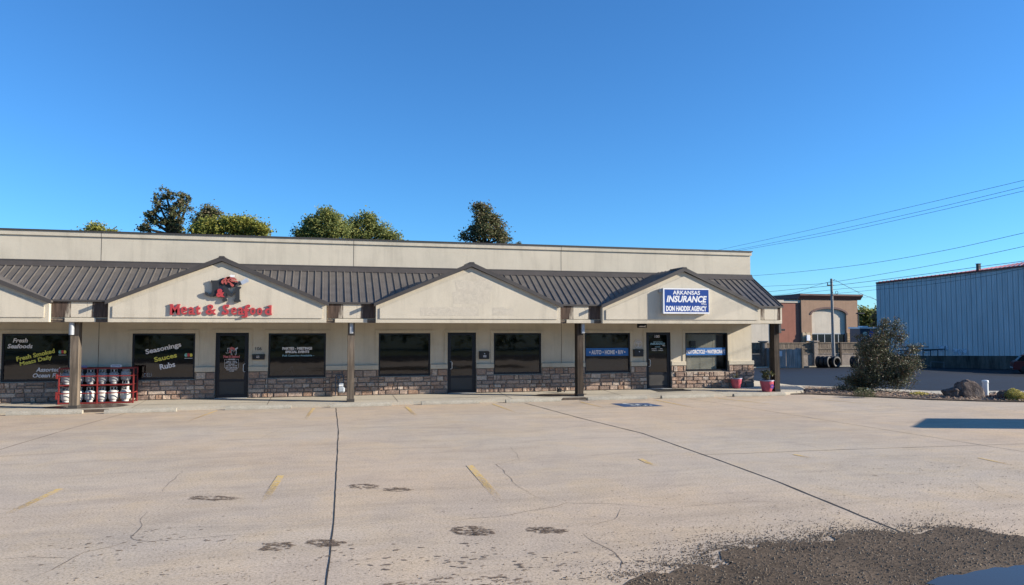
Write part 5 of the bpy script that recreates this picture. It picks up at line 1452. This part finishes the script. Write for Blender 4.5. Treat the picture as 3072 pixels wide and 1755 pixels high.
wire('overhead wire crossing in front of the upper warehouse siding', [(300,1138,68),(500,1122,63),(880,1078,56.5),(1240,1045,52),(1700,1000,48),(2200,930,44),(2490,883,41),(2900,815,39)], .017)
wire('lowest overhead wire in front of the warehouse siding', [(300,1142,68),(520,1136,63),(900,1112,56),(1240,1080,52),(1700,1035,48),(2200,962,44),(2490,905,41),(2900,840,39)], .015)
wire('service wire dropping left from the utility pole', [(868,1002,55.7),(700,1050,60),(560,1100,64),(420,1122,68),(300,1130,72)], .017)
wire('service wire dropping right from the utility pole toward the warehouse', [(885,990,55.5),(1000,1052,57),(1110,1108,59),(1180,1140,61),(1262,1170,64)], .024)
wire('thin slack wire just under the right-hand service wire', [(1090,1105,58.6),(1150,1150,59.5),(1200,1140,60.5),(1262,1178,62)], .014)

# ================================================================ ARCHED BROWN BUILDING
YT = 86.0; GT = -1.3
BROWN = M_stucco('stucco_brown', (.36,.235,.16)); RUST = M_stucco('stucco_rust', (.31,.135,.095)); CREAM = M_stucco('stucco_cream', (.60,.53,.43)); MAROON = plain('maroon_trim', (.13,.065,.055), .7, 0, .15, 2)
FSTONE = M_island('fieldstone', [(.34,.22,.12),(.45,.33,.2),(.26,.17,.1),(.5,.4,.27),(.38,.27,.16)], .9)
br = thing('arched_store', 'brown stucco store with a cream arched panel, dark cornice and stone base beyond the fence', 'building', (67.5, YT, GT))
tx0, tx1 = W(2403,900,YT)[0], W(2572,900,YT)[0]; ztw = W(2490,896,YT)[2]; zct = W(2490,883,YT)[2]
ax0, ax1 = W(2436,1000,YT)[0], W(2540,1000,YT)[0]; zsp = W(2490,944,YT)[2]; zap = W(2490,926,YT)[2]; zgl = W(2490,1000,YT)[2]
acx = (ax0+ax1)/2; aw = (ax1-ax0)/2
arcp = [(acx+aw*math.cos(R(180-a)), zsp+(zap-zsp)*math.sin(R(a))) for a in range(0, 181, 10)]
b = MB()
# front with an arched opening
b.add([(tx0,YT,GT),(ax0,YT,GT),(ax0,YT,zsp),(tx0,YT,zsp)], [(0,1,2,3)]); b.add([(ax1,YT,GT),(tx1,YT,GT),(tx1,YT,zsp),(ax1,YT,zsp)], [(0,1,2,3)])
for i in range(len(arcp)-1):
    a, c = arcp[i], arcp[i+1]; b.add([(a[0],YT,a[1]),(c[0],YT,c[1]),(c[0],YT,ztw),(a[0],YT,ztw)], [(0,1,2,3)])
    b.add([(a[0],YT,a[1]),(a[0],YT+.28,a[1]),(c[0],YT+.28,c[1]),(c[0],YT,c[1])], [(0,1,2,3)])
b.add([(tx0,YT,zsp),(ax0,YT,zsp),(ax0,YT,ztw),(tx0,YT,ztw)], [(0,1,2,3)]); b.add([(ax1,YT,zsp),(tx1,YT,zsp),(tx1,YT,ztw),(ax1,YT,ztw)], [(0,1,2,3)])
for xx in (ax0, ax1): b.add([(xx,YT,GT),(xx,YT+.28,GT),(xx,YT+.28,zsp),(xx,YT,zsp)], [(0,1,2,3)])
for xx in (tx0, tx1): b.add([(xx,YT,GT),(xx,YT+14,GT),(xx,YT+14,ztw),(xx,YT,ztw)], [(0,1,2,3)])
b.add([(tx0,YT,ztw-.1),(tx1,YT,ztw-.1),(tx1,YT+14,ztw-.1),(tx0,YT+14,ztw-.1)], [(0,1,2,3)])
b.build('wall', BROWN, br)
b = MB(); b.add([(ax0,YT+.28,zgl)]+[(p[0],YT+.28,p[1]) for p in arcp]+[(ax1,YT+.28,zgl)], [tuple(range(len(arcp)+2))]); b.build('arch_panel', CREAM, br)
b = MB(); ro = [(acx+(aw+.28)*math.cos(R(180-a)), zsp+(zap-zsp+.26)*math.sin(R(a))) for a in range(0, 181, 10)]
for i in range(len(arcp)-1):
    P = [arcp[i], arcp[i+1], ro[i+1], ro[i]]; b.prism_y([(p[0], p[1]) for p in P], YT-.06, YT-.003)
b.build('arch_trim', MAROON, br)
b = MB(); b.prism_x([(YT-.55,zct),(YT-.55,zct-.22),(YT-.25,zct-.5),(YT-.06,ztw-.15),(YT+.3,ztw-.15),(YT+.3,zct)], tx0-.5, tx1+.5); b.prism_x([(YT+.3,zct),(YT+.3,ztw-.05),(YT+13.8,ztw-.05),(YT+13.8,zct)], tx0-.45, tx1+.45); b.build('cornice', MAROON, br)
# storefront glazing
b = MB(); b.box(ax0, ax1, YT+.35, YT+.40, GT, zgl); b.build('storefront_glass', plain('dark_glass', (.010,.012,.014), .08, 0, .1, 1, 0, .6), br)
b = MB()
for k in range(6):
    x = ax0+(ax1-ax0)*k/5; b.box(x-.05, x+.05, YT+.30, YT+.36, GT, zgl)
b.box(ax0, ax1, YT+.26, YT+.3, zgl-.12, zgl); b.build('mullion', GREYMETAL, br)
# stone panels
zs0 = W(2420,998,YT)[2]; b = MB(); rr = random.Random(4)
for (a, c) in ((tx0+.05, ax0-.02), (ax1+.02, tx1-.02)):
    z = GT
    while z < zs0:
        h_ = rr.uniform(.22,.4); x = a
        while x < c:
            L_ = rr.uniform(.3,.65); x2 = min(x+L_, c); pr_ = rr.uniform(.06,.12)
            b.bbox(x+.015, x2-.015, YT-pr_, YT, z+.015, min(z+h_, zs0)-.015, .03); x = x2+.001
            if c-x < .1: break
        z += h_
b.build('stone_panel', FSTONE, br)
p = W(2426,1016,YT-.25); b = MB(); b.bbox(p[0]-.35, p[0]+.2, YT-.35, YT-.13, p[2]-.3, p[2]+.5, .03); b.build('wall_box', SIGNWHITE, br)
# lower wings
YWg = YT+.24; wx0 = W(2306+14,900,YWg)[0]; zw = W(2350,908,YWg)[2]; zwc = W(2350,900,YWg)[2]
b = MB(); b.box(wx0, tx0+.1, YWg, YWg+12, GT, zw); b.build('wing', RUST, br)
b = MB(); b.box(wx0-.05, tx0-.005, YWg-.10, YWg+12.1, zw, zwc); b.build('wing_cap', CREAM, br)
b = MB(); b.box(wx0-22, wx0-.001, YWg+.22, YWg+12, GT, zw-.3); b.build('rear_wing', CREAM, br)
b = MB(); b.box(wx0-22, wx0-.06, YWg+.14, YWg+12.1, zw-.3, zw-.05); b.build('wing_cap', CREAM, br)

# ================================================================ METAL WAREHOUSE
GM = -1.0
n0 = Vector((*on_z(3052,1108.6,GM), GM)); f0 = Vector((*on_z(2761,1100.7,GM), GM))
md = (f0-n0).normalized()
def wall_at(px):
    d = ray(px, 990); dv = Vector((d[0], d[1])); 
    # origin + dv*t = n0 + md*s
    A = Matrix(((dv.x, -md.x), (dv.y, -md.y))); sol = A.inverted() @ Vector((n0.x, n0.y)); return sol[0], sol[1]
def wall_pt(px, py):
    t, s = wall_at(px); d = ray(px, py); f = d[0]*math.sin(YAW)+d[1]*math.cos(YAW)
    q = n0 + md*s; dist = q.x*math.sin(YAW)+q.y*math.cos(YAW); return at_dist(px, py, dist)
cF = wall_pt(2628, 850); cN = wall_pt(3052, 801)
sl = (cN.z-cF.z)/((cN-cF).xy.length)
ext = 9.0
cE = Vector((cN.x, cN.y, 0)) - md*ext; cE.z = cN.z + sl*ext
bF = wall_pt(2628, 1067); bN = wall_pt(3052, 1067.5); bE = Vector((cE.x, cE.y, bN.z + (bN.z-bF.z)/((bN-bF).xy.length)*ext))
md_n = -md; nrm = Vector((md.y, -md.x, 0)); 
if nrm.dot(Vector((-n0.x, -n0.y, 0))) < 0: nrm = -nrm
wh = thing('metal_warehouse', 'tall blue-grey ribbed metal warehouse with a red roof edge and stained concrete footing', 'building', (cF.x, cF.y, GM))
def siding():
    m = NT('siding_blue_grey'); m.set(.7, 0, .2); co = m.coord()
    k = m.ramp(m.noise(.6, m.coord((1,1,.3)), 5, .6), [(.3, (.47,.49,.50,1)), (.7, (.56,.58,.59,1))])
    s_ = m.ramp(m.noise(2.5, m.coord((1.5,1.5,.12)), 4, .6), [(.3, g3(.88)), (.65, g3(1.03))])
    m.col(m.mix(1, k, s_, 'MULTIPLY')); return m.mat
SID = siding()
Lw = (cE-cF).xy.length; b = MB(); nr = int(Lw/.385); step = Lw/nr
prev = None; V = []; F = []; idx = 0
cols = []
for i in range(nr):
    for u, o_ in ((0,0),(.40,0),(.42,.015),(.46,.015),(.48,0),(.84,0),(.86,-.07),(.94,-.07),(.96,0)):
        cols.append(((i+u)*step, o_))
cols.append((Lw, 0))
for s, o_ in cols:
    t = s/Lw; top = cF.lerp(cE, t); bot = bF.lerp(bE, t); V += [(top.x+nrm.x*o_, top.y+nrm.y*o_, bot.z), (top.x+nrm.x*o_, top.y+nrm.y*o_, top.z)]
F = [(2*i, 2*i+2, 2*i+3, 2*i+1) for i in range(len(cols)-1)]
b.add(V, F)
dp = -nrm*20
dp = -nrm*9.9
b.add([(cF.x,cF.y,GM),(cF.x+dp.x,cF.y+dp.y,GM),(cF.x+dp.x,cF.y+dp.y,cF.z+.6),(cF.x,cF.y,cF.z)], [(0,1,2,3)])
b.add([(cE.x,cE.y,GM),(cE.x+dp.x,cE.y+dp.y,GM),(cE.x+dp.x,cE.y+dp.y,cE.z),(cE.x,cE.y,cE.z)], [(0,1,2,3)])
b.build('siding', SID, wh)
def wq(p, off, z): return (p.x+nrm.x*off, p.y+nrm.y*off, z)
b = MB(); b.add([wq(cF,.14,GM-.5), wq(cE,.14,GM-.5), wq(bE,.14,bE.z), wq(bF,.14,bF.z), wq(bF,0,bF.z+.001), wq(bE,0,bE.z+.001)], [(0,1,2,3),(3,2,5,4)])
def footing():
    m = NT('stained_footing'); m.set(.95, 0, .1); k = m.ramp(m.noise(1, m.coord((1.6,1.6,.25)), 6, .75), [(.3, (.02,.02,.02,1)), (.52, (.09,.085,.075,1)), (.75, (.17,.15,.13,1))]); m.col(k); return m.mat
b.build('footing', footing(), wh)
RT = plain('red_roof_trim', (.30,.055,.045), .5, 0, .2, 3)
h1 = .09
b = MB(); b.add([wq(cF,.16,cF.z-.04), wq(cE,.16,cE.z-.04), wq(cE,.16,cE.z+h1), wq(cF,.16,cF.z+h1), wq(cF,0,cF.z-.04), wq(cE,0,cE.z-.04)], [(0,1,2,3),(0,4,5,1)]); b.build('roof_trim', RT, wh)
# ribbed red roof climbing away from the eave
def rdist(p): return p.x*math.sin(YAW)+p.y*math.cos(YAW)
back = 10.0; qN = cN - nrm*back; qF = cF - nrm*back
fN = rdist(qN); zN = at_dist(3052, 786.5, fN).z; riseN = (zN-cN.z)/back; riseF = riseN*.42
zF = cF.z + riseF*back; zE = cE.z + (riseN + (riseN-riseF)*ext/((cN-cF).xy.length))*back
b = MB(); n = 60; V = []
for i in range(n+1):
    t = i/n
    e = cF.lerp(cE, t); zr = zF+(zE-zF)*t
    for k, (u, dz) in enumerate(((0,0),(.7,0),(.8,.05),(.9,.05))):
        tt = min((i+u)/n, 1); e = cF.lerp(cE, tt); zr = zF+(zE-zF)*tt
        V += [(e.x+nrm.x*.17, e.y+nrm.y*.17, e.z+h1+dz), (e.x-nrm.x*back, e.y-nrm.y*back, zr+dz)]
m_ = len(V)//2; b.add(V, [(2*i, 2*i+2, 2*i+3, 2*i+1) for i in range(m_-1)]); b.build('roof', RT, wh)
v = wall_pt(2932, 804); b = MB(); v2 = v - nrm*1.0; b.box(v2.x-.13, v2.x+.13, v2.y-.13, v2.y+.13, v.z-.4, v.z+.42); b.box(v2.x-.17, v2.x+.17, v2.y-.17, v2.y+.17, v.z+.42, v.z+.47); b.build('roof_vent', BLACKM, wh)
PALE = dirt_alpha('worn_pale_paint', (.50,.55,.62), .42, .56, 3.2)
for (x0, x1, y0, y1) in ((2809,2845,1036,1052), (2858,2900,1046,1064)):
    P = [wall_pt(x0,y1), wall_pt(x1,y1), wall_pt(x1,y0), wall_pt(x0,y0)]
    MB().add([tuple(p+nrm*.052) for p in P], [(0,1,2,3)]).build('paint_patch', PALE, wh)
# handrail along the footing
hr = thing('handrail', 'dark pipe handrail with a lower step rail in front of the warehouse footing', 'handrail', tuple(wall_pt(2780,1100)))
def hp(px, py, o_): return tuple(wall_pt(px, py)+nrm*o_)
r3 = lambda x, y: (2600+x/3.165, 840+y/3.165)
b = MB()
for (p0, p1, o_) in (((300,634),(615,632),1.5), ((300,668),(757,655),.9), ((560,668),(757,655),.9)): b.tube([hp(*r3(*p0), o_), hp(*r3(*p1), o_)], .045, 6)
b.build('top_rail', BLACKM, hr)
b = MB()
for (x, y0, y1, o_) in ((757,627,720,.9),(689,658,720,.9),(550,648,720,.9),(620,660,725,.9),(490,664,720,.9)): b.tube([hp(*r3(x, y0), o_), hp(*r3(x, y1), o_)], .04, 6)
b.build('rail_post', BLACKM, hr)
b = MB(); 
for (p0, p1) in (((535,772),(632,812)),((640,770),(757,776)),((757,770),(757,832)),((634,770),(634,828))): b.tube([hp(*r3(*p0), 1.5), hp(*r3(*p1), 1.5)], .04, 6)
b.build('step_rail', plain('rail_grey', (.10,.10,.10), .6), hr)
# red car at the far right edge
pc = at_dist(3040, 1108, 57.5)
car = thing('parked_car', 'dark red car parked beside the warehouse at the right edge', 'car', (pc.x, pc.y, GM))
ux = Vector((math.cos(YAW), -math.sin(YAW), 0)); uy = Vector((math.sin(YAW), math.cos(YAW), 0)); ca_ = R(28)
fwd = ux*math.cos(ca_) - uy*math.sin(ca_); sd_ = Vector((-fwd.y, fwd.x, 0))
def cp3(u, v, z): q = Vector((pc.x, pc.y, 0)) + fwd*u + sd_*(v+.9); return (q.x, q.y, GM+z)
def carshape(prof, v0, v1, name, mat, inset=0):
    b = MB(); n = len(prof); V = [cp3(u, v0, z) for u, z in prof]+[cp3(u, v1, z) for u, z in prof]
    b.add(V, [tuple(range(n)), tuple(range(2*n-1, n-1, -1))]+[(i, n+i, n+(i+1)%n, (i+1)%n) for i in range(n)]); return b.build(name, mat, car)
CARR = plain('car_red', (.10,.012,.015), .3, .2, .1, 2)
carshape([(0,.35),(.05,.30),(4.3,.28),(4.4,.5),(4.35,.75),(3.2,.92),(.25,.98),(.06,.9),(0,.6)], -.88, .88, 'body', CARR)
carshape([(.35,.985),(3.1,.93),(2.5,1.38),(2.2,1.45),(.9,1.45),(.6,1.36)], -.74, .74, 'cabin', plain('car_window', (.012,.012,.014), .1, 0, .1, 2))
carshape([(.62,1.40),(.9,1.455),(2.2,1.455),(2.45,1.41),(2.2,1.48),(.9,1.48)], -.72, .72, 'roof', CARR)
for u in (.8, 3.5):
    for v_ in (-.80, .80):
        c_ = cp3(u, v_, .32); b = MB(); b.lathe([(0,-.10),(.20,-.10),(.31,-.08),(.32,0),(.31,.08),(.20,.10),(0,.10)], c_, 18, Matrix.Rotation(math.atan2(sd_.y, sd_.x), 3, 'Z') @ Matrix.Rotation(R(90), 3, 'Y')); b.build('wheel', TYREM, car)
for v_ in (-.72, .55):
    b = MB(); V = [cp3(-.012, v_, .66), cp3(-.012, v_+.18, .66), cp3(-.012, v_+.18, .82), cp3(-.012, v_, .82)]; b.add(V, [(0,1,2,3)]); b.build('tail_light', plain('tail_%d' % int(v_*100), (.5,.03,.03), .3), car)
V = [cp3(-.014, -.9+.0, .40), cp3(-.014, .88, .40), cp3(-.014, .88, .50), cp3(-.014, -.88, .50)]; MB().add(V, [(0,1,2,3)]).build('bumper', SILVER, car)
V = [cp3(.30, -.6, 1.02), cp3(.30, .6, 1.02), cp3(.57, .55, 1.33), cp3(.57, -.55, 1.33)]; MB().add(V, [(0,1,2,3)]).build('rear_window', plain('car_glass_sky', (.18,.22,.27), .15), car)
# lamp post and truck beyond the fence
p = at_dist(2577, 1060, 82); zt_ = at_dist(2577, 942, 82).z
lp = thing('street_lamp', 'thin dark parking lot lamp post beside the right edge of the arched store', 'street lamp', (p.x, p.y, -1.2))
b = MB(); b.tube([(p.x,p.y,-1.4),(p.x,p.y,zt_)], [.11,.07], 8); b.build('pole', BLACKM, lp)
b = MB(); b.bbox(p.x-.15, p.x+.75, p.y-.2, p.y+.2, zt_, zt_+.14, .03); b.build('lamp_head', BLACKM, lp)
a = at_dist(2585, 1040, 76); 
tr = thing('box_truck', 'white truck with blue, white and orange graphics behind the fence and the big shrub', 'truck', (a.x, a.y, -1.2))
def tq(px, py, o_=0): p = at_dist(px, py, 76+o_); return p
def tbox(px0, px1, pt, pb, o0, o1, name, mat):
    P = [tq(px0,pb,o0), tq(px1,pb,o0), tq(px1,pb,o1), tq(px0,pb,o1)]; zt2 = tq(px0,pt,o0).z; zb2 = tq(px0,pb,o0).z
    # keep plan parallel: extrude straight back
    bk_ = Vector((math.sin(YAW), math.cos(YAW), 0))*(o1-o0); A_, B_ = P[0], P[1]
    V = [(A_.x,A_.y,zb2),(B_.x,B_.y,zb2),(B_.x+bk_.x,B_.y+bk_.y,zb2),(A_.x+bk_.x,A_.y+bk_.y,zb2)]; V += [(v[0],v[1],zt2) for v in V]
    return MB().add(V, [(0,3,2,1),(4,5,6,7),(0,1,5,4),(1,2,6,5),(2,3,7,6),(3,0,4,7)]).build(name, mat, tr)
tbox(2582, 2668, 986, 1068, 0, 2.3, 'cargo_box', plain('truck_dark', (.06,.07,.10), .5)); tbox(2579, 2672, 981, 986, -.1, 2.5, 'roof', SIGNWHITE); tbox(2588, 2604, 978, 981, .2, 1.2, 'roof_unit', SIGNWHITE)
def tdisc(px, py, rx, ry, name, mat, o_=-.03, n=16):
    P = [tq(px+rx*math.cos(2*math.pi*i/n), py-ry*math.sin(2*math.pi*i/n), o_) for i in range(n)]; MB().add([tuple(q) for q in P], [tuple(range(n))]).build(name, mat, tr)
tdisc(2595, 1002, 7, 7, 'graphic', plain('graphic_pale', (.55,.68,.60), .5)); tdisc(2615, 1002, 8, 11, 'graphic', plain('graphic_blue', (.02,.10,.45), .5)); tdisc(2592, 1016, 10, 6, 'graphic', SIGNWHITE); tdisc(2612, 1023, 6, 6, 'graphic', plain('graphic_orange', (.45,.12,.04), .5))
tbox(2668, 2690, 1010, 1068, .1, 2.2, 'cab', SIGNWHITE)
for px in (2600, 2655, 2680):
    p = tq(px, 1080); b = MB(); b.lathe([(0,-.12),(.3,-.12),(.42,-.1),(.42,.1),(.3,.12),(0,.12)], (p.x, p.y+.1, -1.2+.42), 18, Matrix.Rotation(R(90), 3, 'X')); b.build('wheel', TYREM, tr)

# ================================================================ TREES
Gb = -.3
def T_(label, y, blobs, mat, n, size, seed, base_px, cl=.6, tr_=.25, dp=.35, grp='trees rising behind the shops'):
    bx = W(base_px, 900, y)[0]
    return tree('tree', label, (bx, y+.5, gz(bx, y)), [blob_px(*bl, y) for bl in blobs], mat, n, size, seed, grp, 'tree', cl, tr_, True, dp)
T_('tall sparse dark tree standing highest over the left half of the roofline', 62, [(500,590,22,22),(545,600,16,26),(560,615,14,22),(478,615,20,16),(520,635,28,20),(450,660,22,18),(438,685,18,16),(490,670,22,14),(530,665,24,24),(530,690,26,16),(465,640,12,8)], LEAF_D, 4000, 0.17, 41, 525, .27, .26, .6)
T_('small dark round-headed tree just right of the tall sparse one', 60, [(625,628,20,16),(612,648,22,16),(640,645,20,14),(600,672,16,12),(625,665,16,14)], LEAF_D, 3740, 0.16, 42, 622, .45, .18, .5)
T_('broad yellow-green tree low over the roofline beside the dark trees', 56, [(660,680,50,22),(715,680,45,26),(760,690,40,20),(690,664,26,14),(780,695,26,16),(600,695,40,12),(740,670,16,16)], LEAF_Y, 16150, 0.16, 43, 700, .5, .24)
T_('pale treetop barely showing over the parapet far left', 62, [(290,690,26,11),(330,700,16,8),(255,700,18,6)], LEAF_Y, 2550, 0.16, 44, 290, .5, .2)
T_('dense green tree with a pointed crown left of the middle of the roofline', 58, [(980,650,22,22),(1000,665,30,22),(940,680,34,22),(960,700,44,22),(1010,695,40,26),(905,705,26,16),(978,636,10,10)], LEAF_G, 16150, 0.16, 45, 965, .45, .26)
T_('looser green tree right of the pointed one over the middle shop', 60, [(1060,675,24,22),(1100,665,20,24),(1120,690,30,26),(1075,705,34,22),(1160,700,26,20),(1190,715,20,14),(1105,655,12,12)], LEAF_G, 9520, 0.16, 46, 1100, .5, .22, .45)
T_('dark narrow tree showing over the right half of the roofline', 64, [(1445,625,22,20),(1460,655,28,26),(1450,695,32,30),(1490,680,24,30),(1425,705,20,22),(1505,715,22,20),(1395,715,10,8)], LEAF_D, 9520, 0.18, 47, 1458, .5, .26, .42)
T_('pair of faint treetops at the right end of the tree line', 70, [(1560,738,10,7),(1540,742,12,6)], LEAF_D, 510, 0.16, 48, 1550, .4, .15)
def TB(label, dist, blobs, mat, n, size, seed, bpx, cl=.8, grp='trees behind the arched store'):
    bl2 = []
    for (px, py, rx, ry) in blobs:
        p = at_dist(px, py, dist); m = dist/FOC; bl2.append(((p.x,p.y,p.z), rx*m, rx*m*.9, ry*m))
    b0 = at_dist(bpx, 1040, dist); return tree('tree', label, (b0.x, b0.y, -1.6), bl2, mat, n, size, seed, grp, 'tree', cl, .3)
TB('green tree between the arched store and the warehouse', 125, [(2590,945,26,26),(2600,975,34,30),(2575,1000,26,22),(2620,1000,28,26),(2610,950,20,20)], LEAF_G, 7000, .42, 51, 2595)
TB('darker tree half hidden behind the warehouse corner', 118, [(2640,955,20,28),(2650,990,28,30),(2665,960,26,30)], LEAF_D, 4000, .42, 52, 2650)
# tree belt and verge on the far side of the street, behind the camera: mirrored darkly in the shop windows
rr = random.Random(77); r_ = np.random.default_rng(77); pts = []
for i in range(46):
    x = -70 + i*3.4 + rr.uniform(-1,1); y = -44+rr.uniform(-4,4); h = rr.uniform(9,15)
    if 20 < x < 120: h *= .8
    for k in range(26):
        a = rr.uniform(0,6.283); q = rr.random()**.4*3.0; z = .6 + rr.random()*h
        pts.append(r_.normal(0,.55,(16,3))+np.array([x+q*math.cos(a)*(1-.5*z/h), y+q*math.sin(a), z]))
P = np.concatenate(pts); N = len(P); u = r_.normal(0,1,(N,3)); u /= np.linalg.norm(u,axis=1)[:,None]; w = np.cross(u, r_.normal(0,1,(N,3))); w /= np.linalg.norm(w,axis=1)[:,None]
s = r_.uniform(.45,.95,(N,1)); Vv = np.stack([P-u*s*.5, P+w*s*.4, P+u*s*.5, P-w*s*.4],1).reshape(-1,3)
o = npmesh('woodland', [tuple(v) for v in Vv.tolist()], [tuple(f) for f in np.arange(N*4).reshape(-1,4).tolist()], LEAF_D, None, (0,-44,0)); o['kind'] = 'stuff'

# unseen slab added right of the view to cast the shadow across the lot
a = Vector((14.19+2.586*2.6, 15.02-.862*2.6, 0)); c = Vector((16.01+2.586*2.6, 16.45-.862*2.6, 0)); 
ms = thing('shadow_caster_slab', 'plain slab added out of view right of the lot to cast a shadow', 'sign', ((a.x+c.x)/2, (a.y+c.y)/2, 0))
dd = (c-a).normalized(); nn = Vector((-dd.y, dd.x, 0))*.12
def slab(z0, z1, g, name, mat):
    A_, C_ = a-dd*g, c+dd*g; n2 = nn*(1+g*3)
    V = [A_-n2, C_-n2, C_+n2, A_+n2]; V = [(v.x,v.y,z0) for v in V]+[(v.x,v.y,z1) for v in V]
    MB().add(V, [(0,3,2,1),(4,5,6,7),(0,1,5,4),(1,2,6,5),(2,3,7,6),(3,0,4,7)]).build(name, mat, ms)
slab(0, .6, .0, 'base', BLOCKM); slab(.6, 2.6, 0, 'panel', STUCCO)

# ================================================================ CAMERA AND LIGHT
cd = bpy.data.cameras.new('camera'); cam = bpy.data.objects.new('camera', cd); C.objects.link(cam)
cam.location = (0, 0, EYE); cam.rotation_euler = (R(90)+PITCH, 0, -YAW)
cd.sensor_width = 36; cd.sensor_fit = 'HORIZONTAL'; cd.lens = FOC/3072*36; cd.clip_end = 3000; cd.clip_start = .1
bpy.context.scene.camera = cam
sunv = Vector((3.0, -1.0, 1.16)).normalized()
el = math.asin(sunv.z); az = math.atan2(sunv.x, sunv.y)
sl_ = bpy.data.lights.new('sun', 'SUN'); sl_.energy = 5.0; sl_.angle = R(.5); sl_.color = (1, .915, .79)
so = bpy.data.objects.new('sun', sl_); C.objects.link(so); so.rotation_euler = sunv.to_track_quat('Z', 'Y').to_euler()
wd = bpy.data.worlds.new('World'); bpy.context.scene.world = wd; wd.use_nodes = True
nt = wd.node_tree; bg = nt.nodes['Background']; sky = nt.nodes.new('ShaderNodeTexSky'); sky.sky_type = 'NISHITA'; sky.sun_disc = False
sky.sun_elevation = el; sky.sun_rotation = az; sky.altitude = 200; sky.air_density = 1.0; sky.dust_density = 0; sky.ozone_density = 8.5
mx = nt.nodes.new('ShaderNodeMix'); mx.data_type = 'RGBA'; mx.blend_type = 'MULTIPLY'; mx.inputs[0].default_value = 1; mx.inputs[7].default_value = (.71,.945,.98,1)
nt.links.new(sky.outputs[0], mx.inputs[6]); nt.links.new(mx.outputs[2], bg.inputs[0]); bg.inputs[1].default_value = .108
sc = bpy.context.scene
sc.view_settings.view_transform = 'Standard'; sc.view_settings.look = 'None'; sc.view_settings.gamma = 1; sc.view_settings.exposure = .96
